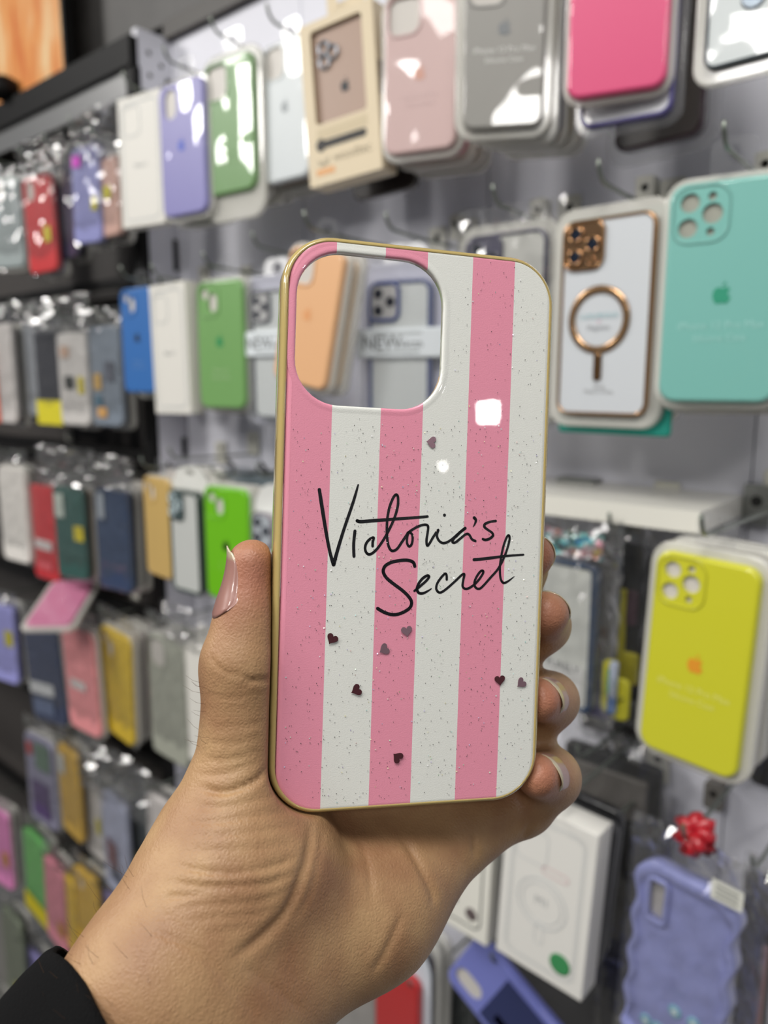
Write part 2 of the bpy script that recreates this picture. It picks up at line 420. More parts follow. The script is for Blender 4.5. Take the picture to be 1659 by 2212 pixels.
# ------------------------------------------------------------------ the setting
def struct(name, me, m, M=None, parent=None):
    o = obj(name, me, m, parent, M)
    if parent is None: o['kind'] = 'structure'
    return o
def boxmesh(x0, x1, y0, y1, z0, z1):
    b = MB(); b.box(x0, x1, y0, y1, z0, z1); return b.mesh('box')
M_WALL = mat('white_laminate', srgb(234, 234, 243), .6, noise_amt=.02, noise_scale=6)
M_WALLSIDE = mat('grey_laminate', srgb(214, 214, 222), .4)
M_LEFTBACK = mat('dark_gap_board', srgb(62, 58, 56), .6, noise_amt=.2, noise_scale=9)  # board colour darkened so the gaps between packs read dark
M_FLOOR = mat('grey_floor_tile', srgb(120, 118, 114), .4)
TOPZ, UNIT_X, UNIT_Y = 1.941, -1.043, .66
wall = struct('wall_back', boxmesh(-3.4, .9, WALL_Y+.008, WALL_Y+.06, 0, 2.7), mat('plaster', srgb(120, 120, 122), .8))
# white laminate boards that the pegs are fixed to, with thin joints between them
edges = [UNIT_X, -.763, -.479, -.195, .09, .375, .66]
for a, b_ in zip(edges, edges[1:]):
    obj('wall_panel', boxmesh(a+.0008, b_-.0008, WALL_Y, WALL_Y+.008, .35, TOPZ), M_WALL, wall)
obj('dark_board', boxmesh(-3.2, UNIT_X, WALL_Y, WALL_Y+.008, .35, TOPZ), M_LEFTBACK, wall)
# stone tiles above the boards
M_STONE = mat('grey_stone_tile', srgb(76, 74, 72), .55, noise_amt=.55, noise_scale=14, bump=.3, bscale=40)
x = -3.2
while x < .8:
    obj('stone_tile', boxmesh(x+.001, x+.329, WALL_Y-.006, WALL_Y+.008, TOPZ+.024, TOPZ+.36), M_STONE, wall)
    x += .33
struct('trim_1', boxmesh(UNIT_X, .9, WALL_Y-.012, WALL_Y+.008, TOPZ, TOPZ+.024), mat('dark_wood_trim', srgb(50, 44, 38), .5, noise_amt=.2))
struct('floor', boxmesh(-4, 7.5, -3.5, WALL_Y+.06, -.05, 0), M_FLOOR)

# the display unit beside the boards: black frame, pale side cheek, aluminium valance
U = thing('display_unit', 'black framed display unit with pale side panel and aluminium valance', 'display unit', Matrix.Translation((UNIT_X, UNIT_Y, 0)))
IV = U.matrix_world.inverted()
def upart(name, bx, m): return obj(name, boxmesh(*bx), m, U, IV)
sp = upart('side_panel', (UNIT_X-.012, UNIT_X, UNIT_Y+.004, WALL_Y, .35, 1.944), M_WALLSIDE)
for z0, z1 in ((1.868, 1.888), (1.615, 1.662), (1.33, 1.36)): obj('slot', boxmesh(UNIT_X-.002, UNIT_X+.0006, .708, .717, z0, z1), M_BLACK, sp)
for z in (1.915, 1.885, 1.60, 1.32, 1.04):
    for yy in (.682, .702):
        b = MB(); b.face(b.ring(circ(0, 0, .0035, 12), 0)); me = b.mesh('hole')
        obj('bolt_hole', me, M_HOLE, sp, Matrix.Translation((UNIT_X+.0004, yy, z-(.012 if yy > .69 else 0))) @ Matrix.Rotation(math.pi/2, 4, 'Y'))
upart('front_post', (UNIT_X-.018, UNIT_X+.0015, UNIT_Y-.006, UNIT_Y+.006, .35, 1.892), M_BLACK)
upart('top_beam', (-3.2, UNIT_X+.0005, UNIT_Y-.010, UNIT_Y+.004, 1.892, 1.931), M_BLACK)
upart('top_board', (-3.2, UNIT_X-.012, UNIT_Y+.004, WALL_Y, 1.915, 1.931), M_BLACK)
upart('valance', (-3.2, UNIT_X-.018, UNIT_Y-.002, UNIT_Y+.004, 1.856, 1.892), mat('brushed_aluminium', srgb(150, 150, 150), .35, metal=.7))
for z in (1.600, 1.335, 1.070, .81, .56):
    upart('hanging_rail', (-3.2, UNIT_X-.018, UNIT_Y-.006, UNIT_Y+.012, z-.006, z+.006), M_BLACK)
    upart('shelf_board', (-3.2, UNIT_X-.012, UNIT_Y+.012, WALL_Y, z-.020, z-.012), M_LEFTBACK)

# framed orange print standing on the top beam
pr = P(147, 150, .665); FX = pr[0]
R = thing('framed_print', 'orange and cream streaked print in a thin black frame above the unit', 'picture', Matrix.Translation((FX-.13, .668, 1.931)))
m = bpy.data.materials.new('orange_print'); m.use_nodes = True; nt = m.node_tree; bs = nt.nodes['Principled BSDF']; bs.inputs['Roughness'].default_value = .35
tc = nt.nodes.new('ShaderNodeTexCoord'); mp = nt.nodes.new('ShaderNodeMapping'); mp.inputs['Scale'].default_value = (22, 1, 5)
no = nt.nodes.new('ShaderNodeTexNoise'); no.inputs['Scale'].default_value = 1.2; no.inputs['Detail'].default_value = 5
cr = nt.nodes.new('ShaderNodeValToRGB'); cr.color_ramp.elements[0].position = .3; cr.color_ramp.elements[0].color = srgb(200, 96, 38)
cr.color_ramp.elements[1].position = .72; cr.color_ramp.elements[1].color = srgb(236, 208, 160)
e = cr.color_ramp.elements.new(.5); e.color = srgb(226, 152, 84)
nt.links.new(tc.outputs['Object'], mp.inputs[0]); nt.links.new(mp.outputs[0], no.inputs['Vector']); nt.links.new(no.outputs['Fac'], cr.inputs[0]); nt.links.new(cr.outputs[0], bs.inputs['Base Color'])
obj('print_sheet', boxmesh(-.26, .122, -.003, .004, .008, .5), m, R)
obj('frame', boxmesh(.122, .130, -.006, .010, .0, .508), M_BLACK, R)
obj('frame', boxmesh(-.27, .122, -.006, .010, .0, .008), M_BLACK, R)
b = MB()
for i, (s_, z) in enumerate(((.3, 0), (.8, .003), (1, .010), (1, .020), (.85, .030), (.5, .036), (.1, .038))):
    b.ring(circ(0, 0, .028*s_, 16), z)
for i in range(6): b.bridge(list(range(i*16, i*16+16)), list(range(i*16+16, i*16+32)))
b.face(list(range(15, -1, -1))); b.face(list(range(96, 112)))
q = P(10, 262, .645)
tag(obj('black_knob', b.mesh('knob'), M_BLACK, None, Matrix.Translation((q[0], .648, 1.931))), 'small rounded black object at the foot of the orange print', 'knob')

# short white shelf and its bracket
R = thing('wall_shelf', 'short white shelf board on the wall above the yellow phone case', 'shelf', Matrix.Translation((-.36, WALL_Y, 1.33)))
obj('board', boxmesh(-.16, .163, -.12, -.002, .002, .0195), mat('white_melamine', srgb(226, 224, 214), .3, coat=.2), R)
obj('bracket', boxmesh(.163, .185, -.012, 0, -.005, .030), M_STEEL, R)
obj('clip', boxmesh(-.01, .03, -.03, -.01, .0195, .024), M_STEEL, R)
b = MB(); b.face(b.ring(circ(0, 0, .005, 12), 0)); obj('screw_hole', b.mesh('hole'), M_HOLE, R, T(.174, -.0125, .016) @ Matrix.Rotation(math.pi/2, 4, 'X'))
# perforated grey rail over the lime case
q0, q1 = P(412, 1000, .64), P(600, 1010, .64)
R = thing('perforated_rail', 'grey perforated steel rail fixed above the lime green case', 'rail', Matrix.Translation((q0[0], WALL_Y, 1.318)))
Lr = q1[0]-q0[0]+.03
obj('channel', boxmesh(0, Lr, -.08, -.002, 0, .003), mat('zinc_steel', srgb(120, 132, 140), .35, metal=.5), R)
obj('lip', boxmesh(0, Lr, -.083, -.080, -.006, .008), mat('zinc_steel', srgb(120, 132, 140), .35), R)
for i in range(6):
    b = MB(); b.face(b.ring(circ(0, 0, .0055, 12), 0)); obj('hole', b.mesh('hole'), M_HOLE, R, T(.03+i*.034, -.05, .0034))
for i in range(3):
    b = MB(); b.tube([(.06+i*.07, -.05, .003), (.06+i*.07, -.052, .014), (.058+i*.07, -.060, .022)], .003, 8); obj('bolt', b.mesh('bolt'), M_HOLE, R)

# small enamelled bracket plates with a screw hole, between the packs
for (bx_, by_, dark, what) in ((985, 490, 0, 'above the clear slate bumper pack'), (1160, 458, 0, 'between the slate bumper pack and the gold trimmed case'), (1392, 412, 0, 'over the corner of the gold trimmed case'), (1652, 362, 0, 'over the turquoise case'), (1318, 1625, 1, 'under the black accessory pack'), (1540, 1722, 1, 'under the yellow case')):
    q = P(bx_, by_, WALL_Y-.012); R = thing('bracket_plate', 'small plate with a screw hole '+what, 'bracket', Matrix.Translation((q[0], WALL_Y, q[2])), 'bracket plates')
    Mr = Matrix.Rotation(math.pi/2, 4, 'X'); b = MB(); pts = rr(.017, .026, .002, 3); hp = circ(0, .003, .0036, 12)
    r0, r1 = b.ring(pts, 0), b.ring(pts, .012); c0, c1 = b.ring(hp, .006), b.ring(hp, .012); b.bridge(r0, r1, False); b.bridge(c0, c1); b.fill(r1, [c1])
    obj('plate', b.mesh('plate'), M_PLATE if not dark else mat('shaded_plate_enamel', srgb(120, 116, 110), .5), R, Mr)  # lower plates: same white enamel, with shade put into a grey colour
    b = MB(); b.face(b.ring(circ(0, .003, .0037, 12), .0065)); obj('screw_hole', b.mesh('hole'), M_HOLE, R, Mr)

# ------------------------------------------------------------------ products: board wall, top row
WHT, CRM = (236, 237, 235), (238, 234, 222)
GREYINK = ink((150, 155, 158)); PALEINK = ink((196, 200, 202))
def outline_prints(txt, sticker=None, cam=True):
    p = [('printed_outline', lambda w, h: flat_rr_line(round(w*.84, 4), round(h*.9, 4), .011, .0010), ink((176, 184, 188)), 0, 0)]
    if cam: p.append(('printed_camera', lambda w, h: flat_rr_line(round(w*.4, 4), round(w*.42, 4), .009, .0008), ink((176, 184, 188)), -.18, .31))
    for i, s in enumerate(txt): p.append(('printed_text', text_mesh(s, .0062), GREYINK, 0, -.03-.04*i))
    if sticker: p += sticker
    return p
carton((258, 350, 203, 492), .592, 'white printed box beside the lavender case, top row', 'white printed box in the top row', asp=1.85, prints=outline_prints(['iPhone 12']), roll=-1, tab=False)
case((345, 440, 175, 468), .588, (134, 130, 188), 'lavender silicone case with blue fruit emblem, top row', 'lavender top-row case', cam='pill', logo=(70, 90, 190), asp=1.85, stack=[(40, 42, 50), (150, 190, 90)])
case((441, 545, 125, 420), .60, (102, 146, 82), 'moss green silicone case in a clear tray, top row', 'moss green top-row case', cam='square', text=['iPhone 12', 'Silicone Case'], tcol=(140, 176, 120), asp=1.75, tray=.010, tray_dy=-.02, stack=[(225, 222, 212), (190, 188, 180), (120, 92, 70)])
case((567, 664, 85, 392), .615, (208, 214, 216), 'glossy white case with grey fruit emblem, top row', 'glossy white top-row case', cam='square', logo=(150, 156, 160), asp=1.95, stack=[(120, 96, 74), (60, 56, 50)], insert=M_INSERT, tray=0)
# kraft box with a window
M, w, h = fit((655, 812, 26, 392), .583, 1.72, 4.5)
d = .026; up = h/2
R = thing('kraft_box', 'beige kraft box with a brown case in its window, top row', 'box', M @ T(0, -h/2, -d))
KR = card((222, 206, 176)); b = MB()
o = [b.ring(rr(w, h, .0015), z) for z in (0, d)]
win = b.ring(rr(w*.7, h*.57, .004, 4, 0, h*.16), d); wb = b.ring(rr(w*.7, h*.57, .004, 4, 0, h*.16), d-.008)
b.bridge(o[0], o[1], False); b.face(o[0][::-1]); b.fill(o[1], [win]); b.bridge(wb, win)
obj('carton', b.mesh('carton'), KR, R, T(0, up))
ih = obj('inner_case', slab(w*.7, h*.57, .004, .006), silicone((176, 150, 134)), R, T(0, up+h*.16, d-.0085))
for sx, sy in ((-.14, .17), (-.14, .09), (-.06, .13)): obj('lens_ring', disc_ring(.0075, .005, .003), gloss((150, 158, 168), .6), ih, T(w*sx*1.4, h*sy*1.0, .004))
obj('emblem', logo_mesh(w*.13), ink((40, 44, 48)), ih, T(w*.05, -h*.09, .0043))
b = MB(); b.face(b.ring(rr(w*.66, .0075, .003, 4), 0)); b.face(b.ring(circ(-w*.3, 0, .0062, 14), .0001)); obj('printed_strap', b.mesh('strap'), ink((30, 26, 24)), R, T(0, up-h*.255, d+.0003), label='printed black strap')
obj('printed_panel', quad(w*.7, h*.065), card((206, 190, 158)), R, T(.0, up-h*.185, d+.0002))
obj('printed_text', text_mesh('half', .010), ink((150, 140, 118)), R, T(-w*.28, up-h*.365, d+.0003))
obj('printed_text', text_mesh('woodtec', .013), ink((160, 146, 120)), R, T(w*.12, up-h*.35, d+.0003))
obj('printed_bar', quad(w*.26, .006), ink((226, 168, 112)), R, T(-w*.26, up-h*.42, d+.0003), label='orange printed bar')
obj('side_label', quad(d*.7, h*.2), card((120, 100, 84)), R, T(w/2+.0002, up+h*.05, d*.5) @ Matrix.Rotation(math.pi/2, 4, 'Y') @ Matrix.Rotation(0, 4, 'Z'))
b = MB(); oo = b.ring(rr(w*.5, .05, .010), 0); hh = b.ring(rr(.02, .007, .003, 4, 0, .005), 0); b.fill(oo, [hh]); obj('hang_tab', b.mesh('tab'), KR, R, T(0, h+.018, .006))
peg(M, h+.03, 'kraft box'); add_stack(R, M, w*.94, h*.93, 2, [(50, 46, 44), (60, 52, 48)], 'kraft box', .031, .004, tray=False)
case((828, 985, -22, 330), .595, (202, 172, 168), 'dusty pink silicone case in a clear tray, top row', 'dusty pink top-row case', asp=1.92, cam='square', logo=(206, 156, 140), text=['iPhone 13 Pro', 'Silicone Case'], tcol=(216, 190, 188), stack=[(222, 150, 160), (206, 140, 110), (150, 92, 70)], logo_y=-.01, text_y=-.15)
case((1000, 1178, -85, 278), .575, (150, 148, 142), 'warm grey silicone case with white lettering, top row', 'warm grey top-row case', asp=1.98, cam='square', logo=(124, 128, 130), text=['iPhone 13 Pro Max', 'Silicone Case'], tcol=(226, 226, 222), logo_y=.10, text_y=-.03, texth=1.15, stack=[(196, 190, 168), (52, 66, 110), (150, 138, 110), (170, 150, 120)], tray=.007)
case((1228, 1450, -262, 202), .575, (222, 76, 124), 'hot pink silicone case in a milky tray, top row', 'hot pink case', asp=2.0, cam='square', text=['iPhone 13 Pro Max', 'Silicone Case'], tcol=(250, 150, 180), text_y=.055, texth=1.1, has_peg=True, tray=.0045)
frame_case((1254, 1462, -190, 264), .592, (212, 212, 216), (76, 70, 132), 'white case with purple bumper in a bag behind the hot pink case', 'purple bumper case', asp=2.05, has_peg=False, pack=.006, pack_mat=M_TRAYT)
frame_case((1330, 1525, -150, 312), .635, (90, 84, 80), (58, 36, 44), 'dark maroon bumper case in clear plastic, behind the purple bumper case', 'maroon bumper case', asp=2.05, has_peg=False, pack=.010, pack_mat=M_TRAYT)
R, w, h, M = frame_case((1525, 1745, -330, 128), .578, (206, 212, 212), (40, 52, 60), 'white case with thin dark bumper in a clear tray, top row', 'white dark-edged top-row case', asp=2.05, pack=.009, has_cam=False, fw=.0028)
obj('printed_text', text_mesh('Made in China', w*.06), ink((150, 156, 158)), R, T(.0, h*.135, .0095)); obj('printed_icon', disc_ring(.0026, .0019, .0002), ink((150, 156, 158)), R, T(-.005, h*.17, .0093)); obj('printed_icon', disc_ring(.0026, .0019, .0002), ink((150, 156, 158)), R, T(.004, h*.17, .0093))
obj('emblem', disc(.0085, .001), gloss((120, 130, 140), .5), R, T(0, h*.31, .009))

# ------------------------------------------------------------------ second row
case((262, 332, 622, 850), .60, (52, 110, 180), 'cobalt blue silicone case with black fruit emblem, second row', 'cobalt blue case', asp=1.95, cam='dual', logo=(20, 28, 44), text=['iPhone 12', 'Silicone Case'], tcol=(110, 150, 200), tray=0, stack=[(40, 92, 40), (50, 56, 60)])
carton((328, 404, 614, 896), .585, 'white printed box between the blue and the sage cases, second row', 'white printed box in the second row', asp=2.0, depth=.022, prints=outline_prints(['iPhone 13']), roll=1, tab=False)
case((426, 524, 607, 884), .592, (118, 166, 96), 'sage green silicone case with green fruit emblem, second row', 'sage green case', asp=1.85, cam='dual', logo=(40, 140, 80), text=['iPhone 13', 'Silicone Case'], tcol=(170, 200, 150), stack=[(120, 116, 110), (60, 56, 54), (150, 140, 130)], tray=.004)
def new_pack(box, Y, frame, label, what, asp, txt2, roll=0):
    M, w, h = fit(box, Y, asp, roll); d = .018
    R = thing('case_pack', label, 'phone case', M @ T(0, -h/2, -d)); up = h/2
    obj('back_card', slab(w, h, .002, .004), card((206, 206, 222)), R, T(0, up))
    b = MB(); o = b.ring(rr(w*.5, .03, .012), 0); hl = b.ring(circ(0, .002, .008, 14), 0); b.fill(o, [hl]); obj('hang_tab', b.mesh('tab'), card((232, 232, 234)), R, T(0, h+.004, .001))
    cw, ch = w*.72, h*.86
    bp = obj('back_plate', slab(cw-.004, ch-.004, .009, .010), silicone((224, 228, 226)), R, T(-w*.02, up-h*.03, .003))
    obj('bumper', ring_mesh(cw, ch, .012, .0045, .011), gloss(frame), R, T(-w*.02, up-h*.03, .003))
    s = cw*.46; cp = obj('camera_plate', slab(s, s*1.12, .003, s*.25), gloss((206, 204, 202)), R, T(-w*.02-cw/2+s*.58, up-h*.03+ch/2-s*.66, .011))
    obj('plate_rim', ring_mesh(s*1.1, s*1.22, s*.28, .0034, .0045), gloss(frame), cp)
    for lx, ly in ((-.2, .26), (-.2, -.26), (.22, 0)): obj('camera_lens', disc(s*.16, .0015), M_LENS, cp, T(s*lx, s*ly, .003))
    band = obj('paper_band', slab(w*1.01, h*.17, .0135, .002), card((226, 232, 236)), R, T(0, up+h*.045, .0035))
    obj('printed_text', text_mesh('NEW', w*.2), ink((56, 60, 60)), band, T(-w*.2, 0, .0138)); obj('printed_text', text_mesh(txt2, w*.12), ink((90, 94, 94)), band, T(w*.14, -h*.006, .0138))
    obj('printed_line', quad(w*.5, .0022), ink((170, 176, 176)), band, T(-w*.02, -h*.05, .0138)); obj('printed_line', quad(w*.55, .0018), ink((176, 182, 182)), band, T(-w*.02, h*.055, .0138))
    obj('clear_cover', slab(w*.98, h*.99, .0145, .010), M_MILKY, R, T(0, up, .0005))
    peg(M, h+.03, what); return R, w, h, M
new_pack((522, 640, 592, 922), .60, (52, 56, 66), 'clear NEW pack with a charcoal bumper case beside the sage case', 'charcoal NEW pack', 1.9, 'skctn')
new_pack((766, 956, 566, 950), .60, (40, 62, 128), 'clear NEW pack with a blue bumper case, seen through the camera cut-out', 'blue NEW pack', 1.8, 'skctn')
case((604, 722, 540, 836), .53, (234, 182, 134), 'peach orange silicone case tilted on its peg, seen through the cut-out', 'peach orange case', asp=1.9, cam='square', logo=(226, 160, 106), roll=-12, stack=[(238, 214, 186)], tray=.005)
R, w, h, M = frame_case((996, 1172, 505, 905), .60, (196, 196, 190), (84, 82, 100), 'white case with slate bumper in clear plastic, behind the striped case', 'slate bumper case', asp=1.95, pack=.009, pack_mat=M_TRAY, stack=[(170, 168, 160)])
obj('poly_bag', bag_mesh(w*1.3, h*1.2, .022, 5, top=.2), M_BAG, R, T(0, h*.55, .004))
# gold-trimmed case with magnet ring
R, w, h, M = frame_case((1202, 1402, 470, 902), .588, (206, 210, 214), (176, 134, 92), 'white case with gold trim and magnet ring in a clear tray', 'gold trimmed case', asp=1.95, metal=.85, pack=.010, plate=(150, 116, 84), fw=.003)
rc = T(-w*.05, h*.492, .0095)
mr = obj('magnet_ring', disc_ring(w*.335, w*.262, .0014), gloss((190, 150, 108), .85), R, rc)
obj('magnet_bar', slab(w*.085, w*.29, .0014, .003), gloss((150, 112, 72), .85), R, T(-w*.04, h*.255, .0092))
obj('printed_text', text_mesh('LUXURIOUS', w*.075), ink((150, 190, 196)), R, T(-w*.05, h*.51, .0097)); obj('printed_text', text_mesh('of', w*.05), ink((220, 170, 190)), R, T(-w*.05, h*.484, .0097)); obj('printed_text', text_mesh('Magnetic', w*.07), ink((150, 152, 156)), R, T(-w*.05, h*.452, .0097))
obj('printed_text', text_mesh('Made in China', w*.055), ink((160, 160, 160)), R, T(-w*.02, h*.125, .0095)); obj('printed_icon', text_mesh('CE &', w*.06), ink((160, 160, 160)), R, T(-w*.02, h*.15, .0095))
obj('back_card', slab(w*1.24, h*1.13, .002, .004), card((30, 160, 142)), R, T(w*.07, h*.465, -.0045), label='teal backing card')
add_stack(R, M, w, h, 3, [(38, 92, 84), (60, 64, 60), (40, 40, 40)], 'gold trimmed case')
case((1428, 1690, 392, 874), .572, (122, 186, 176), 'turquoise silicone case with green fruit emblem in a clear tray', 'turquoise case', asp=1.93, cam='tri', logo=(40, 148, 116), text=['iPhone 12 Pro Max', 'Silicone Case'], tcol=(158, 214, 206), insert=mat('dull_insert', srgb(158, 158, 146), .5), logo_y=-.005, text_y=-.145, texth=1.1, stack=[(176, 168, 150), (150, 148, 140), (60, 58, 54)], tray=.005)

# ------------------------------------------------------------------ third row
case((312, 366, 1034, 1246), .60, (206, 172, 102), 'sand yellow silicone case next to the dark-edged hang pack, third row', 'sand yellow case', asp=2.0, cam='dual', tray=.003, stack=[(150, 36, 32), (190, 70, 50)])
M, w, h = fit((362, 440, 1012, 1290), .595, 2.15)
R = thing('hang_pack', 'white hang pack with a dark green bumper case, third row', 'phone case', M @ T(0, -h/2, -.014)); up = h/2
b = MB(); a = b.ring(rr(w, h, w*.42), 0); a2 = b.ring(rr(w, h, w*.42), .004)
hl = rr(.02, .007, .003, 4, 0, h*.455); h1 = b.ring(hl, 0); h2 = b.ring(hl, .004); b.bridge(a, a2); b.bridge(h2, h1); b.fill(a2, [h2]); b.fill(a, [h1], True)
obj('tray', b.mesh('tray'), card((226, 226, 220)), R, T(0, up)); 
obj('back_plate', slab(w*.8, h*.78, .010, .011), silicone((200, 202, 198)), R, T(-w*.02, up-h*.075, .004)); obj('bumper', ring_mesh(w*.84, h*.8, .013, .0055, .012), gloss((46, 62, 56)), R, T(-w*.02, up-h*.075, .004))
cp = obj('camera_plate', slab(w*.4, w*.5, .003, .009), gloss((70, 84, 84)), R, T(-w*.2, up+h*.2, .014))
for lx, ly in ((-.09, .12), (-.09, -.1), (.08, .01)): obj('camera_lens', disc_ring(w*.09, w*.05, .002), gloss((180, 196, 200)), cp, T(w*lx, w*ly, .003))
peg(M, h, 'white hang pack'); add_stack(R, M, w*.95, h*.9, 2, [(210, 206, 204), (60, 60, 58)], 'white hang pack', .014)
case((442, 535, 1056, 1298), .60, (112, 192, 16), 'lime green silicone case with black fruit emblem, third row', 'lime green case', asp=1.85, cam='dual', logo=(24, 30, 10), text=['iPhone 11', 'Silicone Case'], tcol=(150, 214, 80), tray=.005, stack=[(190, 186, 178), (150, 60, 60)], logo_y=-.01, text_y=-.17)
M, w, h = fit((541, 632, 1050, 1330), .60, 2.05)
R = thing('hang_pack', 'white domed hang pack with three dark lenses behind the thumb', 'phone case', M @ T(0, -h/2, -.012)); up = h/2
b = MB(); a = b.ring(rr(w, h, w*.45), 0); a2 = b.ring(rr(w, h, w*.45), .004); b.bridge(a, a2); b.face(a2); b.face(a[::-1]); obj('tray', b.mesh('tray'), card((224, 224, 220)), R, T(0, up))
obj('back_plate', slab(w*.84, h*.76, .010, .012), silicone((206, 208, 206)), R, T(0, up-h*.08, .003))
cp = obj('camera_plate', slab(w*.46, w*.52, .003, .011), gloss((176, 182, 188)), R, T(-w*.16, up+h*.15, .013)); obj('plate_rim', ring_mesh(w*.5, w*.56, .012, .003, .004), gloss((150, 136, 144), .5), cp)
for lx, ly in ((-.09, .12), (-.1, -.12), (.1, .0)): obj('camera_lens', disc(w*.075, .002), M_LENS, cp, T(w*lx, w*ly, .003))
peg(M, h, 'domed hang pack')
# right of the held case: blue bumper pack and accessory packs
R, w, h, M = frame_case((1158, 1275, 1212, 1530), .60, (206, 208, 202), (44, 62, 88), 'white case with navy bumper in a shiny bag behind the fingers', 'navy bumper case', asp=2.0, has_cam=False, has_peg=True, fw=.006)
obj('paper_label', quad(w*.8, h*.3), card((222, 222, 220)), R, T(-w*.05, h*.16, .0098)); obj('printed_text', text_mesh('PURELY', w*.17), ink((80, 84, 84)), R, T(w*.0, h*.28, .0101))
obj('poly_bag', bag_mesh(w*1.5, h*1.36, .022, 31, amp=.006, top=.26), M_BAG, R, T(w*.1, h*.62, .006))
m = bpy.data.materials.new('holographic_film'); m.use_nodes = True; nt = m.node_tree; bs = nt.nodes['Principled BSDF']; bs.inputs['Metallic'].default_value = .8; bs.inputs['Roughness'].default_value = .22
tc = nt.nodes.new('ShaderNodeTexCoord'); wv = nt.nodes.new('ShaderNodeTexNoise'); wv.inputs['Scale'].default_value = 60; cr = nt.nodes.new('ShaderNodeValToRGB')
cr.color_ramp.elements[0].position = .35; cr.color_ramp.elements[0].color = srgb(110, 120, 230); cr.color_ramp.elements[1].position = .7; cr.color_ramp.elements[1].color = srgb(250, 220, 130)
for p_, c_ in ((.45, (120, 230, 220)), (.53, (250, 250, 250)), (.62, (250, 170, 190))): e = cr.color_ramp.elements.new(p_); e.color = srgb(*c_)
nt.links.new(tc.outputs['Object'], wv.inputs['Vector']); nt.links.new(wv.outputs['Fac'], cr.inputs[0]); nt.links.new(cr.outputs[0], bs.inputs['Base Color'])
obj('holographic_header', bag_mesh(w*.95, h*.16, .006, 12, amp=.003, nx=10, ny=6, top=.5), m, R, T(w*.1, h*1.12, .01), label='rainbow holographic header strip')

def blister(box, Y, rgb, label, what, asp=None, roll=0, bands=(), roundr=.006, has_peg=False, bag=True, d=.010, name='accessory_pack'):
    M, w, h = fit(box, Y, asp, roll)
    R = thing(name, label, 'accessory pack', M @ T(0, -h/2, -d)); up = h/2
    obj('card', slab(w, h, d*.5, roundr), card(rgb), R, T(0, up))
    for i, (x, y, bw, bh, c) in enumerate(bands): obj('printed_band', slab(max(.003, w*bw), max(.003, h*bh), d*.7, min(roundr, .003)), card(c), R, T(w*x, up+h*y, .0005+.0004*i))
    if bag: obj('poly_bag', bag_mesh(w*1.12, h*1.14, d+.004, int(box[0]*3+box[2]), top=.12, nx=10, ny=14), M_BAG, R, T(0, up+h*.04, d*.4))
    if has_peg: peg(M, h*1.1, what)
    return R, w, h, M
blister((1264, 1318, 1240, 1560), .625, (120, 118, 116), 'slim grey cable pack with a violet foot, beside the navy bumper case', 'grey cable pack', bands=[(0, -.36, 1, .26, (66, 54, 126)), (.1, .1, .3, .08, (96, 66, 50)), (.1, -.03, .3, .05, (90, 84, 78))])
blister((1292, 1326, 1430, 1545), .605, (206, 200, 40), 'small pack striped yellow, white and blue between the cable packs', 'striped pack', bands=[(.25, .1, .5, .8, (190, 200, 220)), (.25, -.32, .5, .35, (30, 110, 190)), (0, .1, .12, .5, (60, 150, 90))], bag=False)
blister((1322, 1382, 1180, 1565), .64, (26, 26, 28), 'black accessory pack with yellow print beside the yellow case', 'black and yellow pack', bands=[(-.25, -.05, .3, .6, (190, 180, 40)), (.15, -.2, .6, .2, (190, 180, 40)), (.2, -.32, .7, .1, (24, 24, 24)), (.1, .15, .4, .2, (70, 44, 56))], has_peg=True)
blister((1310, 1352, 1470, 1562), .61, (196, 190, 50), 'small rounded yellow tag below the black accessory pack', 'yellow tag', bag=False, bands=[(.1, .05, .3, .15, (150, 146, 40))])
case((1392, 1612, 1208, 1660), .545, (206, 204, 44), 'bright yellow silicone case with orange fruit emblem in a milky tray', 'bright yellow case', asp=1.98, cam='tri', logo=(226, 150, 40), text=['iPhone 12 Pro Max', 'Silicone Case'], tcol=(226, 224, 120), logo_y=-.005, text_y=-.13, texth=1.1, roll=-2, stack=[(214, 206, 190), (70, 64, 58), (40, 38, 36)], tray=.007)

# ------------------------------------------------------------------ fourth row and below
case((322, 398, 1385, 1640), .60, (170, 172, 158), 'frosted clear case in a grey bag beside the thumb, fourth row', 'frosted clear case', asp=2.0, cam='square', bag=(1.15, 1.2), tray=.004, stack=[(150, 120, 116), (110, 108, 100)])
carton((396, 470, 1405, 1655), .60, 'plain white box next to the thumb, fourth row', 'plain white box in the fourth row', asp=2.0, prints=[])
R, w, h, M = blister((1195, 1400, 1640, 2080), .655, (34, 33, 34), 'black bagged pack behind the white boxes, below the fingers', 'black bagged pack', bands=[(.0, .33, .8, .2, (96, 92, 88))], has_peg=True, d=.02)
ringp = lambda s, m: [('printed_ring', lambda w, h, s=s: disc_ring(round(w*.26, 4), round(w*.26-s, 4), .0002), m, 0, -.03)]
def circle(w, r): return disc(round(w*r, 4), .0003)
R, w, h, M = carton((918, 1060, 1640, 2012), .565, 'white box with a black magnet ring drawing below the palm', 'white box with black ring', depth=.024, rgb=(230, 228, 218), roll=-2, tab=False,
       prints=[('printed_outline', lambda w, h: flat_rr_line(round(w*.8, 4), round(h*.88, 4), .010, .0016), ink((90, 92, 90)), 0, 0), ('printed_ring', lambda w, h: disc_ring(round(w*.27, 4), round(w*.225, 4), .0002), ink((60, 72, 68)), 0, -.08),
               ('printed_bar', lambda w, h: flat_rr_line(round(w*.07, 4), round(h*.1, 4), .002, .0028), ink((40, 44, 40)), 0, -.29), ('sticker', lambda w, h: disc(round(w*.085, 4), .0003), card((96, 84, 84)), .25, -.36)])
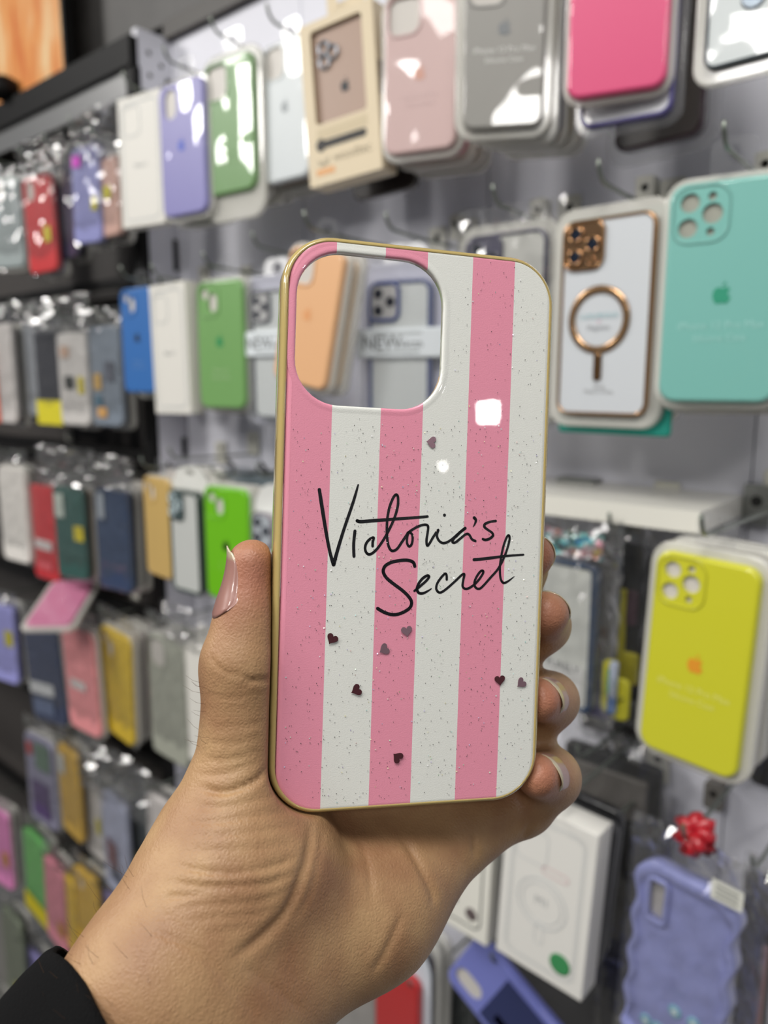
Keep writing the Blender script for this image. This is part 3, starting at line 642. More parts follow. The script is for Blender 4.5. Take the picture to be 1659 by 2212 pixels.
R, w, h, M = carton((1078, 1272, 1755, 2118), .535, 'white box with grey ring drawing and round green sticker', 'white box with green sticker', depth=.026, rgb=(228, 226, 220), roll=-3, tab=False,
       prints=[('printed_outline', lambda w, h: flat_rr_line(round(w*.8, 4), round(h*.88, 4), .010, .0006), PALEINK, 0, 0), ('printed_outline', lambda w, h: flat_rr_line(round(w*.75, 4), round(h*.855, 4), .009, .0005), PALEINK, 0, 0),
               ('printed_ring', lambda w, h: disc_ring(round(w*.28, 4), round(w*.27, 4), .0002), PALEINK, -.02, -.05), ('printed_ring', lambda w, h: disc_ring(round(w*.22, 4), round(w*.213, 4), .0002), PALEINK, -.02, -.05),
               ('printed_camera', lambda w, h: flat_rr_line(round(w*.36, 4), round(h*.2, 4), .006, .0006), PALEINK, -.18, .27), ('printed_bar', lambda w, h: flat_rr_line(round(w*.1, 4), round(h*.12, 4), .003, .0005), PALEINK, -.02, -.24),
               ('printed_tag', lambda w, h: flat_rr_line(round(w*.3, 4), round(h*.05, 4), .004, .0012), ink((222, 196, 196)), .1, .16), ('printed_text', text_mesh('M1', .011), ink((176, 178, 178)), -.02, -.04),
               ('sticker', lambda w, h: disc(round(w*.115, 4), .0003), card((58, 140, 84)), .24, -.35)])
add_stack(R, M, w*.97, h*.97, 3, [(26, 26, 28), (40, 40, 42), (28, 28, 30)], 'white box with green sticker', .018, 0, tray=False)
# lavender case with a wavy outline in a bag
M, w, h = fit((1345, 1572, 1885, 2330), .545, 1.85, -2); d = .013; up = h/2
R = thing('wavy_phone_case', 'lavender case with wavy edges in a bag tied with red', 'phone case', M @ T(0, -h/2, -d))
base = rr(w*.94, h*.97, w*.2, 10); dense = []
for (x0, y0), (x1, y1) in zip(base, base[1:]+base[:1]):
    k = max(1, int(math.hypot(x1-x0, y1-y0)/.003))
    dense += [(x0+(x1-x0)*i/k, y0+(y1-y0)*i/k) for i in range(k)]
def wav(sc, amp=.0019): return [(x*sc+math.copysign(min(1, max(0, abs(x)/w-.2)*4), x)*amp*math.cos(y/h*2*math.pi*5.0+.6), y*sc) for x, y in dense]
cam_h = rr(w*.17, h*.19, w*.05, 4, -w*.25, h*.3)
b = MB(); L = [(1, 0), (1.0, d*.75), (.985, d*.97), (.95, d), (.88, d), (.855, d*.75)]
Rg = [b.ring(wav(s_), z) for s_, z in L]
for p, q in zip(Rg, Rg[1:]): b.bridge(p, q)
b.face(Rg[0][::-1]); hr = b.ring(cam_h, d*.75); hb = b.ring(cam_h, d*.4); b.bridge(hb, hr); b.fill(Rg[-1], [hr])
obj('case_back', b.mesh('wavy'), silicone((150, 156, 214)), R, T(0, up)); obj('camera_window', floor_mesh([cam_h], d*.42), M_INSERT, R, T(0, up))
obj('camera_rim', ring_mesh(w*.23, h*.23, w*.07, .004, .004), silicone((150, 156, 214)), R, T(-w*.25, up+h*.3, d*.7))
for x_, y_ in ((.02, -.19), (.2, -.19), (-.24, -.33), (-.12, -.33)):
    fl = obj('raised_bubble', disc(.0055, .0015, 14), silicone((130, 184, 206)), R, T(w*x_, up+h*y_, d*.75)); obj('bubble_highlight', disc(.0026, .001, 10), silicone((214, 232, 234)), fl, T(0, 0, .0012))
obj('poly_bag', bag_mesh(w*1.28, h*1.2, .026, 77, amp=.005, top=.17, nx=18, ny=26), M_BAG, R, T(w*.05, up+h*.06, d*.4))
st = obj('sticker', quad(w*.27, .016), card((214, 214, 204)), R, T(w*.38, h*1.03, d+.006))
for i in range(3): obj('printed_line', quad(w*.19, .0016), ink((130, 132, 128)), st, T(0, .004-.004*i, .0003))
peg(M, h*1.28, 'wavy lavender case')
b = MB(); tb = M @ Vector((.004, h/2+.040, .004)); q7 = random.Random(5)
for k in range(7):
    a = 2*math.pi*k/7; c_, s_ = math.cos(a), math.sin(a)
    u_ = q7.uniform(.6, 1.1); b.tube([(0, 0, 0), (.008*c_*u_, .005*s_, .007*s_+.003), (.012*c_*u_, .008*s_, .010*s_*u_), (.009*c_+.004, .004*s_+.003, .006*s_-.009*u_), (.004*c_, -.004, -.013*u_)], [.003, .0045, .0055, .0045, .002], 7)
tag(obj('red_tie', b.mesh('tie'), mat('red_ribbon', srgb(176, 24, 38), .35, coat=.4), None, Matrix.Translation(tb)), 'crumpled red ribbon tied around the bag of the wavy case', 'ribbon')
# lavender-blue case lying low, red case in a white sleeve
case((1040, 1200, 2060, 2378), .60, (120, 128, 204), 'periwinkle case with a dark print lying under the white boxes', 'periwinkle case', asp=None, cam='pill', tray=0, roll=60, has_peg=False, sticker=[(.0, -.12, .8, .66, (44, 52, 96)), (-.2, -.02, .12, .3, (206, 120, 140))], tab=False)
M, w, h = fit((812, 905, 2035, 2330), .60, 1.9)
R = thing('hang_pack', 'red case in a white hang pack under the wrist', 'phone case', M @ T(0, -h/2, -.012)); up = h/2
b = MB(); a = b.ring(rr(w, h, w*.35), 0); a2 = b.ring(rr(w, h, w*.35), .003); b.bridge(a, a2); b.face(a2); b.face(a[::-1]); obj('tray', b.mesh('tray'), card((206, 212, 220)), R, T(0, up))
obj('case_back', slab(w*.82, h*.8, .010, .011), silicone((184, 24, 28)), R, T(-w*.03, up-h*.1, .003)); add_stack(R, M, w, h, 2, [(80, 78, 84), (150, 150, 146)], 'red hang pack'); peg(M, h, 'red hang pack')
blister((650, 800, 2040, 2330), .62, (176, 172, 168), 'grey bagged pack under the palm beside the red case', 'grey pack under the palm', has_peg=True)
blister((905, 1010, 2100, 2330), .66, (58, 66, 66), 'dark green bagged pack below the white box with black ring', 'dark green pack low', d=.014, has_peg=True)
blister((1292, 1424, 1770, 2320), .672, (30, 30, 32), 'dark grey pack between the white box and the wavy case', 'dark grey pack', d=.014, has_peg=True)
blister((1585, 1659, 1900, 2300), .62, (60, 58, 58), 'dark pack at the lower corner beside the wavy case', 'dark corner pack', d=.014, has_peg=True, bands=[(.3, -.1, .2, .5, (190, 150, 150))])
blister((1000, 1330, 2010, 2340), .698, (40, 40, 46), 'wide dark pack low on the wall behind the periwinkle case', 'wide dark pack', d=.012, has_peg=True)
blister((1252, 1392, 1195, 1600), .69, (34, 30, 32), 'dark hang pack behind the slim cable packs', 'dark hang pack', d=.012, has_peg=True)
blister((1628, 1700, 1300, 1720), .64, (40, 38, 36), 'dark brown pack beyond the yellow case', 'dark brown pack', d=.016, has_peg=True)

# ------------------------------------------------------------------ display unit: rows of bagged cases
YL = .605
LN = [0]
def lcase(box, rgb, label, what, asp=1.95, cam='square', n=1, cols=((46, 44, 46), (66, 62, 60), (90, 86, 82)), bag=(1.12, 1.2), Y=YL, **k):
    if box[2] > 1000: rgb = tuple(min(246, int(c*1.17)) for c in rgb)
    LN[0] += 1; Y += (-.006, .008)[LN[0] % 2]
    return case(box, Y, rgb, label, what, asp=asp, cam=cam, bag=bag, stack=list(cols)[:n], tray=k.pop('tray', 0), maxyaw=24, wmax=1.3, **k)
GY = (150, 160, 160)
lcase((-22, 46, 382, 582), GY, 'grey translucent case at the edge of the unit, first row', 'grey translucent case', bag=(1.1, 1.15), tray=.006)
lcase((54, 114, 378, 592), (200, 50, 52), 'scarlet bagged case with yellow sticker, first row of the unit', 'scarlet bagged case', roll=2, sticker=[(.3, -.12, .22, .16, (214, 200, 50))], cols=((70, 66, 110), (52, 50, 70)), cam='pill')
lcase((126, 158, 352, 560), (64, 58, 84), 'dark violet bagged case next to the scarlet one, first row', 'dark violet bagged case', asp=2.2, Y=.612)
lcase((155, 214, 316, 528), (140, 142, 196), 'lilac bagged case with a magenta spot, first row of the unit', 'lilac bagged case', roll=-2, sticker=[(.34, -.1, .2, .14, (206, 196, 40)), (-.25, .36, .3, .12, (226, 60, 214))], cam=None)
lcase((216, 252, 338, 512), (206, 166, 152), 'blush bagged case with yellow sticker beside the lilac one', 'blush bagged case', asp=2.2, sticker=[(.0, .05, .4, .16, (206, 196, 40))], cam=None, Y=.598)
# second row
lcase((-14, 26, 700, 915), (214, 208, 204), 'white bagged pack with an orange edge, second row of the unit', 'orange-edged white pack', asp=2.2, sticker=[(-.36, -.1, .2, .8, (216, 84, 50))], cam=None)
lcase((30, 56, 690, 905), (38, 42, 56), 'slim midnight bagged case, second row of the unit', 'midnight bagged case', asp=2.4, cam=None, Y=.63)
lcase((52, 82, 700, 900), (150, 154, 160), 'slim silver bagged case beside the midnight one', 'silver bagged case', asp=2.4, cam=None, Y=.625)
lcase((78, 130, 712, 918), (50, 50, 58), 'black bagged case with a yellow foot label, second row', 'black yellow-footed case', sticker=[(0, -.37, 1.04, .26, (212, 200, 44))], cam=None)
lcase((126, 188, 720, 920), (206, 202, 198), 'white bagged case with a dark flower print, second row', 'flower print case', sticker=[(-.1, -.03, .3, .14, (40, 44, 40)), (.3, -.06, .2, .18, (206, 190, 60)), (-.2, .3, .3, .12, (190, 160, 140))], cam=None)
lcase((192, 258, 705, 922), (128, 138, 150), 'blue grey patterned bagged case, second row of the unit', 'blue grey patterned case', sticker=[(-.2, -.05, .26, .16, (196, 160, 90)), (-.1, -.36, .3, .1, (196, 150, 90)), (.2, .05, .3, .2, (88, 92, 104)), (-.2, -.24, .2, .1, (70, 110, 130))], cam=None, cols=((96, 92, 86), (60, 62, 58)))
# third row
lcase((0, 56, 1012, 1212), (206, 202, 196), 'milky white bagged case, third row of the unit', 'milky white case', cols=((190, 184, 172), (120, 116, 108)), cam=None, tray=.004)
lcase((68, 120, 1052, 1252), (176, 44, 48), 'crimson bagged case with white sticker, third row of the unit', 'crimson bagged case', sticker=[(0, -.12, .7, .1, (214, 206, 204)), (0, -.34, .6, .08, (196, 90, 96))], cam=None, cols=((70, 60, 56),))
lcase((118, 182, 1056, 1250), (46, 78, 72), 'bottle green bagged case with yellow sticker, third row', 'bottle green case', sticker=[(.34, .02, .3, .16, (206, 190, 40)), (-.26, .3, .3, .26, (190, 200, 190))], cam=None, cols=((110, 84, 60), (40, 40, 120)))
lcase((208, 278, 1060, 1275), (42, 58, 84), 'navy blue bagged case with white header, third row', 'navy blue bagged case', sticker=[(-.28, .33, .2, .26, (160, 168, 176))], cam=None, cols=((24, 24, 26), (26, 26, 28), (150, 34, 34)), n=3)
# fourth row
lcase((-22, 32, 1312, 1470), (140, 140, 196), 'violet bagged case at the frame edge, fourth row', 'violet edge case', sticker=[(.3, .1, .3, .2, (196, 186, 40))], cam=None, cols=((70, 70, 100), (60, 58, 70)))
lcase((58, 132, 1352, 1556), (48, 56, 80), 'dark navy case in a white tray, leaning, fourth row', 'leaning navy case', roll=5, cam=None, tray=.006, sticker=[(-.1, -.16, .7, .12, (206, 208, 210)), (-.1, -.34, .6, .16, (90, 100, 124))], asp=1.7)
lcase((140, 206, 1368, 1578), (214, 134, 136), 'salmon pink case in a white tray, fourth row', 'salmon pink case', roll=3, cam=None, tray=.007, sticker=[(-.05, -.03, .5, .09, (214, 206, 204))], asp=1.7, cols=((190, 190, 200), (96, 60, 60)))
lcase((217, 282, 1368, 1592), (190, 160, 40), 'mustard yellow case in a clear tray, fourth row', 'mustard yellow case', roll=-2, cam='dual', tray=.006, asp=1.75, cols=((190, 164, 140), (120, 104, 104), (60, 54, 58)), n=3)
# pink case lying across the bags
q = P(136, 1312, .58); R = thing('phone_case', 'rosy pink case lying flat across the bags in a clear tray', 'phone case', Matrix.Translation(Vector(q)) @ Matrix.Rotation(.75, 4, 'Z') @ Matrix.Rotation(math.radians(16), 4, 'X'))
obj('blister_tray', slab(.088, .150, .008, .014), M_TRAY, R); obj('case_back', slab(.072, .136, .009, .010), silicone((196, 120, 152)), R, T(0, 0, .003))
# fifth row
lcase((-30, 22, 1755, 1905), (206, 122, 176), 'bubblegum pink bagged case at the frame edge, fifth row', 'bubblegum pink case', cam='square', sticker=[(.3, -.1, .25, .18, (206, 140, 50))], tray=.004, insert=M_HOLE)
lcase((58, 118, 1600, 1778), (120, 118, 140), 'violet printed bagged case, fifth row of the unit', 'violet printed case', cam=None, sticker=[(0, -.2, .6, .4, (84, 66, 110)), (-.3, .34, .2, .14, (176, 60, 56)), (.15, .3, .5, .3, (96, 120, 104))], tray=.005, asp=1.8)
lcase((128, 170, 1625, 1802), (176, 140, 48), 'ochre yellow bagged case, fifth row of the unit', 'ochre yellow case', cam=None, sticker=[(-.25, .3, .3, .22, (196, 196, 190))], asp=2.0, cols=((24, 24, 24), (30, 28, 28)))
lcase((184, 222, 1700, 1850), (170, 166, 164), 'pale grey bagged case, fifth row of the unit', 'pale grey bagged case', cam=None, asp=2.1, sticker=[(.3, .0, .25, .2, (190, 180, 60))])
lcase((222, 275, 1730, 1932), (150, 154, 176), 'pale lilac printed case with dark motif, fifth row', 'pale lilac printed case', cam=None, sticker=[(-.1, -.08, .4, .26, (120, 84, 92)), (0, -.28, .4, .14, (84, 90, 110))], asp=1.9)
lcase((284, 318, 1745, 1925), (24, 38, 44), 'black teal bagged case beside the wrist, fifth row', 'black teal case', cam=None, asp=2.2, sticker=[(-.2, -.12, .3, .14, (176, 170, 40))])
lcase((318, 372, 1730, 1900), (196, 190, 188), 'ivory bagged case next to the wrist, fifth row', 'ivory bagged case', cam=None, asp=2.0)
# sixth row
lcase((52, 104, 1812, 1975), (92, 170, 84), 'spring green case with yellow foot, sixth row of the unit', 'spring green case', cam=None, sticker=[(0, -.42, 1.03, .22, (206, 190, 30))], asp=1.6, roll=-3)
lcase((97, 140, 1872, 2040), (200, 120, 136), 'rose pink case, sixth row of the unit', 'rose pink case', cam=None, sticker=[(.3, -.2, .3, .16, (206, 140, 50))], asp=2.0, roll=-3)
lcase((139, 164, 1905, 2050), (200, 164, 20), 'slim golden case between rose and amber, sixth row', 'slim golden case', cam=None, asp=2.6, Y=.590)
lcase((160, 212, 1892, 2046), (190, 152, 44), 'amber yellow case, sixth row of the unit', 'amber yellow case', cam='dual', asp=1.75)
lcase((204, 262, 1935, 2080), (120, 110, 150), 'dusky violet case behind the wrist, sixth row', 'dusky violet case', cam=None, asp=1.75)
lcase((8, 50, 1985, 2150), (106, 116, 96), 'olive grey bagged pack near the sleeve', 'olive bagged pack', cam=None, sticker=[(.2, -.3, .3, .1, (200, 190, 40))], asp=2.0)
lcase((42, 96, 2062, 2230), (126, 120, 176), 'muted lavender case right above the black sleeve', 'muted lavender case', cam=None, asp=1.75)
lcase((-20, 22, 2170, 2330), (176, 150, 150), 'dull pink pack in the lower corner by the sleeve', 'dull pink pack', cam=None, asp=2.0)
# loose empty film of emptied bags over the first and second rows of the unit
for i, (bx, lab) in enumerate((((150, 262, 236, 345), 'crumpled empty clear bag over the lilac case'), ((40, 140, 300, 385), 'crumpled empty clear bag over the scarlet case'), ((60, 190, 640, 720), 'crumpled empty clear bag over the flower print case'),
        ((80, 200, 965, 1050), 'crumpled empty clear bag over the crimson case'), ((205, 285, 985, 1060), 'crumpled white clear bag over the navy blue case'), ((165, 320, 1620, 1740), 'crumpled empty clear bag above the pale grey case'), ((350, 450, 1310, 1400), 'crumpled clear bag behind the thumb joint'))):
    M, w, h = fit(bx, .60)
    tag(obj('clear_bag', bag_mesh(w, h, .02, 40+i, amp=.008, top=.6), M_BAG, None, M), lab, 'plastic bag', 'loose clear bags')

# ------------------------------------------------------------------ the striped case held in the hand
CW, CH = .0825, .165
RV = ((0.97181381, 0.03159895, -0.23362238), (-0.0248957, 0.99919091, 0.03158686), (0.23443147, -0.02488035, 0.97181421))
RC = np.array(RV); TC = np.array([0.00962057, -0.00523949, 0.22337193])
def wvec(v): return RT*v[0]+UP*v[1]+FW*v[2]
ex, ey, ez = wvec(RC[:, 0]), wvec(RC[:, 1]), wvec(-RC[:, 2]); cc = CAM+wvec(TC)
MC = Matrix(((ex[0], ey[0], ez[0], cc[0]), (ex[1], ey[1], ez[1], cc[1]), (ex[2], ey[2], ez[2], cc[2]), (0, 0, 0, 1)))
def loc(x, y):                      # pixel -> coordinates on the case face
    d = np.array([(x-CX)/F, -(y-CY)/F, 1.0]); n = RC[:, 2]; s = (n@TC)/(n@d); v = RC.T@(d*s-TC); return v[0], v[1]
HELD = thing('striped_phone_case', 'pink and white striped glitter phone case with black script, held up', 'phone case', MC @ T(0, -CH/2))
UPM = T(0, CH/2)
# printed panel: local z = 0 is the face
pw, ph, pr_ = .0793, .1636, .0125
px0 = .0005
HX0, HX1, HY0, HY1 = -.0370, .0060, .0349, .0779
hw, hh_, hcx, hcy = HX1-HX0, HY1-HY0, (HX0+HX1)/2, (HY0+HY1)/2
b = MB()
L = [(.0, -.0016), (0, -.0010), (.0003, -.0004), (.0009, -.0001), (.0016, 0)]
R_ = [b.ring(rr(pw-2*i, ph-2*i, pr_-i, 10, px0, 0), z) for i, z in L]
for p, q in zip(R_, R_[1:]): b.bridge(p, q)
HL = [(.0022, 0), (.0018, .00003), (.0014, .00008), (.0010, .00011), (.0006, .00009), (.0003, .0), (.0001, -.0002), (0, -.0005), (0, -.0012)]
H_ = [b.ring(rr(hw+2*i, hh_+2*i, .0125+i, 10, hcx, hcy), z) for i, z in HL]
for p, q in zip(H_, H_[1:]): b.bridge(p, q)
b.fill(R_[-1], [H_[0]])
back = b.ring(rr(pw, ph, pr_, 10, px0, 0), -.0016); b.fill(back, [H_[-1]], True)
m = bpy.data.materials.new('striped_print'); m.use_nodes = True; nt = m.node_tree; bs = nt.nodes['Principled BSDF']
bs.inputs['Roughness'].default_value = .5; bs.inputs['Coat Weight'].default_value = 1; bs.inputs['Coat Roughness'].default_value = .015; bs.inputs['Specular IOR Level'].default_value = .25
tc = nt.nodes.new('ShaderNodeTexCoord'); sx = nt.nodes.new('ShaderNodeSeparateXYZ'); mr_ = nt.nodes.new('ShaderNodeMapRange')
mr_.inputs[1].default_value = -.0413; mr_.inputs[2].default_value = .0413
cr = nt.nodes.new('ShaderNodeValToRGB'); cr.color_ramp.interpolation = 'CONSTANT'
PINK, WHITE = srgb(236, 152, 173), srgb(232, 233, 226)
els = cr.color_ramp.elements; els[0].position = 0; els[0].color = PINK; els[1].position = (-.0263+.0413)/.0826; els[1].color = WHITE
for xx, c_ in ((-.01225, PINK), (.0005, WHITE), (.0144, PINK), (.0276, WHITE)):
    e = els.new((xx+.0413)/.0826); e.color = c_
nt.links.new(tc.outputs['Object'], sx.inputs[0]); nt.links.new(sx.outputs[0], mr_.inputs[0]); nt.links.new(mr_.outputs[0], cr.inputs[0]); nt.links.new(cr.outputs[0], bs.inputs['Base Color'])
no = nt.nodes.new('ShaderNodeTexNoise'); no.inputs['Scale'].default_value = 2600; bp = nt.nodes.new('ShaderNodeBump'); bp.inputs['Strength'].default_value = .25; bp.inputs['Distance'].default_value = .0002
nt.links.new(tc.outputs['Object'], no.inputs['Vector']); nt.links.new(no.outputs['Fac'], bp.inputs['Height']); nt.links.new(bp.outputs['Normal'], bs.inputs['Normal'])
no2 = nt.nodes.new('ShaderNodeTexNoise'); no2.inputs['Scale'].default_value = 35; bp2 = nt.nodes.new('ShaderNodeBump'); bp2.inputs['Strength'].default_value = .022; bp2.inputs['Distance'].default_value = .002
nt.links.new(tc.outputs['Object'], no2.inputs['Vector']); nt.links.new(no2.outputs['Fac'], bp2.inputs['Height']); nt.links.new(bp2.outputs['Normal'], bs.inputs['Coat Normal'])
obj('printed_panel', b.mesh('panel'), m, HELD, UPM, label='glossy pink and white striped panel')
# clear yellowed bumper around it
b = MB(); wid = .0019
prof = [(.0012, -.0105), (.0003, -.0100), (0, -.0088), (0, -.0030), (.0002, -.0016), (.0006, -.0006), (.0011, -.0001), (.0016, 0.0001), (.0019, -.0002), (.0019, -.0100), (.0016, -.0105)]
R_ = [b.ring(rr(CW-2*i, CH-2*i, .0145-i, 12), z) for i, z in prof]
for p, q in zip(R_, R_[1:]+R_[:1]): b.bridge(p, q)
mb = mat('yellowed_clear_rubber', srgb(230, 204, 132), .12, trans=.4, coat=.6)
obj('bumper', b.mesh('bumper'), mb, HELD, UPM, label='clear yellowed rubber bumper')
# clear collar inside the camera opening
b = MB(); R_ = [b.ring(rr(hw+2*i, hh_+2*i, .0125+i, 10, hcx, hcy), z) for i, z in ((.0, -.0012), (.0, -.0024), (.0008, -.0024), (.0008, -.0014))]
for p, q in zip(R_, R_[1:]): b.bridge(p, q)
obj('camera_collar', b.mesh('collar'), mat('clear_collar', srgb(226, 220, 196), .15, trans=.3, coat=.5), HELD, UPM)
# side buttons moulded into the bumper
for y0, y1 in ((.020, .034), (.002, .013), (-.012, -.001)):
    b = MB(); b.box(CW/2-.0004, CW/2+.0006, y0, y1, -.0065, -.0030); obj('side_button', b.mesh('button'), mb, HELD, UPM)

# script lettering: strokes as tapered ribbons
SA = .14467; SB = .18083
A = lambda pts: [(660+x*SA, 1030+y*SA, w_*SA) for x, y, w_ in pts]
Bq = lambda pts: [(860+x*SB, 1080+y*SB, w_*SB) for x, y, w_ in pts]
def W(w_, pts): return [(x, y, w_) for x, y in pts]
strokes = [A([(205,190,50),(250,480,54),(310,850,50),(365,1130,48),(418,1310,56)]), A([(418,1310,56),(490,1050,50),(580,760,46),(690,440,44),(740,280,40),(785,120,26)]),
 A(W(46, [(737,808),(718,1000),(722,1185)])),
 A(W(40, [(1000,1035),(1003,970),(1015,908),(960,930),(910,985),(888,1060),(905,1128),(950,1158),(1010,1130),(1080,1060),(1150,960),(1215,850),(1290,700),(1345,560),(1378,420),(1378,300),(1350,265),(1310,310),(1260,430),(1230,560),(1215,700),(1215,860),(1230,1000),(1265,1085),(1310,1105),(1370,1070),(1440,970),(1520,850)])),
 A([(770,655,50),(820,668,52),(1000,655,50),(1200,640,48),(1400,625,44),(1700,603,42),(1820,592,38)]),
 Bq(W(30, [(130,385),(110,430),(105,510),(130,555),(160,530),(172,470),(165,410),(130,382)])),
 Bq(W(31, [(112,395),(160,360),(230,320),(300,297),(345,300),(358,330),(350,400),(338,480),(345,542),(370,525),(420,440),(478,358),(462,420),(480,475),(520,510),(570,510),(640,470),(720,400),(800,340),(735,385),(670,455),(648,500),(680,508),(740,462),(810,408),(848,415),(880,468),(922,490)])),
 Bq([(800,337,38),(740,385,36),(690,440,30)]),
 Bq([(908,212,40),(928,240,34),(916,285,24),(895,320,10)]),
 Bq([(1165,250,32),(1100,260,30),(1040,285,34),(1030,320,34),(1070,355,30),(1120,390,30),(1132,425,34),(1095,460,34),(1045,476,34),(1010,466,30)])]
strokes2 = [A(W(50, [(1630,1335),(1610,1280),(1550,1250),(1450,1245),(1300,1270),(1200,1320),(1160,1390),(1175,1460),(1230,1530),(1330,1610),(1450,1700),(1540,1790),(1582,1870),(1560,1950),(1480,2010),(1380,2050),(1280,2055),(1170,2020),(1075,1965)])),
 Bq([(195,1085,30),(250,1040,32),(330,970,32),(368,920,32),(350,903,34),(300,930,34),(250,990,34),(225,1060,36),(245,1108,34),(290,1115,32),(340,1095,26),(395,1060,14)]),
 Bq(W(30, [(580,950),(578,900),(560,880),(510,930),(465,1000),(455,1060),(480,1100),(520,1100),(590,1050),(680,970),(760,895),(790,888),(777,960),(770,1030),(800,1060),(850,1050),(920,1000),(980,930),(1015,870),(1010,845),(980,855),(935,920),(910,990),(925,1045),(970,1060),(1020,1020),(1100,930),(1180,840),(1240,740),(1290,620),(1325,500),(1330,440),(1315,422),(1290,460),(1255,560),(1230,680),(1215,800),(1220,920),(1240,975),(1270,990)])+[(1320,965,24),(1385,915,10)]),
 Bq([(905,712,38),(1000,705,38),(1200,680,34),(1300,668,30),(1495,653,26)])]
def cat(pts, k=6):
    out = []
    for i in range(len(pts)-1):
        p0, p1, p2, p3 = (np.array(pts[max(i-1, 0)]), np.array(pts[i]), np.array(pts[i+1]), np.array(pts[min(i+2, len(pts)-1)]))
        for j in range(k):
            t = j/k; out.append(.5*((2*p1)+(-p0+p2)*t+(2*p0-5*p1+4*p2-p3)*t*t+(-p0+3*p1-3*p2+p3)*t**3))
    out.append(np.array(pts[-1])); return out
PXM = .2234/F
def script(strs, dots=()):
    b = MB(); z = .00006
    for s in strs:
        pts = [(np.array(loc(x, y)), w_*PXM) for x, y, w_ in cat(s)]
        prev = None
        for i, (p, w_) in enumerate(pts):
            t = pts[min(i+1, len(pts)-1)][0]-pts[max(i-1, 0)][0]; t = t/(np.linalg.norm(t)+1e-12); n = np.array([-t[1], t[0]])*w_/2
            i0 = len(b.v); b.v += [(p[0]+n[0], p[1]+n[1], z), (p[0]-n[0], p[1]-n[1], z)]
            if prev is not None: b.face((prev+1, i0+1, i0, prev))
            prev = i0
            if i % 2 == 0 or i == len(pts)-1: b.face(b.ring(circ(p[0], p[1], w_/2*.99, 12), z+.00001))
    for x, y, r in dots:
        q = loc(x, y); b.face(b.ring(circ(q[0], q[1], r*PXM, 14), z))
    return b.mesh('script')
M_INK = mat('black_script_ink', srgb(14, 12, 16), .3, coat=1)
obj('script_lettering', script(strokes, [(860+553*SB, 1080+181*SB, 3.5)]), M_INK, HELD, UPM, label="black handwritten word Victoria's")
obj('script_lettering', script(strokes2), M_INK, HELD, UPM, label='black handwritten word Secret')
# heart sequins
HEART = []
for i in range(28):
    a = 2*math.pi*i/28; HEART.append((16*math.sin(a)**3/32, (13*math.cos(a)-5*math.cos(2*a)-2*math.cos(3*a)-math.cos(4*a)+2.5)/32))
for x, y, rot, tone in ((930,955,-95,1), (716,1381,-30,0), (878,1364,10,.5), (828,1403,-60,.8), (768,1491,-65,0), (1079,1470,5,0), (1124,1476,-50,.7), (857,1634,-130,0)):
    q = loc(x, y); b = MB(); h0 = b.ring([(u*.0034, v*.0034) for u, v in HEART], 0); h1 = b.ring([(u*.0034, v*.0034) for u, v in HEART], .0001); b.bridge(h1, h0); b.face(h1[::-1]); 
    tilt = Matrix.Rotation(math.radians(-4+6*tone), 4, 'X') @ Matrix.Rotation(math.radians(5*tone), 4, 'Y')
    obj('heart_sequin', b.mesh('heart'), gloss((176, 140, 152), .6, .25) if tone > .4 else gloss((104, 56, 62), .6, .25), HELD, UPM @ T(q[0], q[1], .0003) @ tilt @ Matrix.Rotation(math.radians(rot), 4, 'Z'))
# glitter flakes scattered in the clear layer
g = random.Random(3); b = MB(); cols = []
def in_panel(x, y):
    if abs(x-px0) > pw/2-.002 or abs(y) > ph/2-.002: return False
    if HX0-.003 < x < HX1+.003 and HY0-.003 < y < HY1+.003: return False
    if (abs(x) > .030 and abs(y) > .072): return False
    return True
GLINT_PASTEL = [(1, .8, .75), (.7, 1, .95), (1, .95, .6), (.8, .75, 1), (.75, 1, .75), (1, 1, 1)]
n_f = 0
while n_f < 1300:
    x, y = g.uniform(-.039, .040), g.uniform(-.081, .081)
    if not in_panel(x, y): continue
    if g.random() > (.45 if y > .03 else .8): continue
    spark = n_f % 5 == 0; r = g.uniform(.00009, .00015) if not spark else g.uniform(.00015, .00023)
    n = Vector((g.gauss(0, .22), g.gauss(0, .22), 1)).normalized(); u = n.orthogonal().normalized(); w_ = n.cross(u); z = .00022
    i0 = len(b.v); b.v += [tuple(Vector((x, y, z))+u*r*math.cos(k*math.pi/3)+w_*r*math.sin(k*math.pi/3)) for k in range(6)]
    b.face(range(i0, i0+6)); cols.append(GLINT_PASTEL[g.randrange(6)] if spark else (.1, .095, .095)); n_f += 1  # sparkle and dark reflections are put into the flake colours
me = b.mesh('glitter'); ca = me.color_attributes.new('tone', 'FLOAT_COLOR', 'CORNER')
for p in me.polygons:
    for li in p.loop_indices: ca.data[li].color = cols[p.index]+(1,)
m = bpy.data.materials.new('glitter_flake'); m.use_nodes = True; nt = m.node_tree; bs = nt.nodes['Principled BSDF']; bs.inputs['Metallic'].default_value = .35; bs.inputs['Roughness'].default_value = .2
at = nt.nodes.new('ShaderNodeAttribute'); at.attribute_name = 'tone'; nt.links.new(at.outputs['Color'], bs.inputs['Base Color'])
o = obj('glitter', me, m, HELD, UPM); o['kind'] = 'stuff'; o['label'] = 'fine holographic glitter flakes'

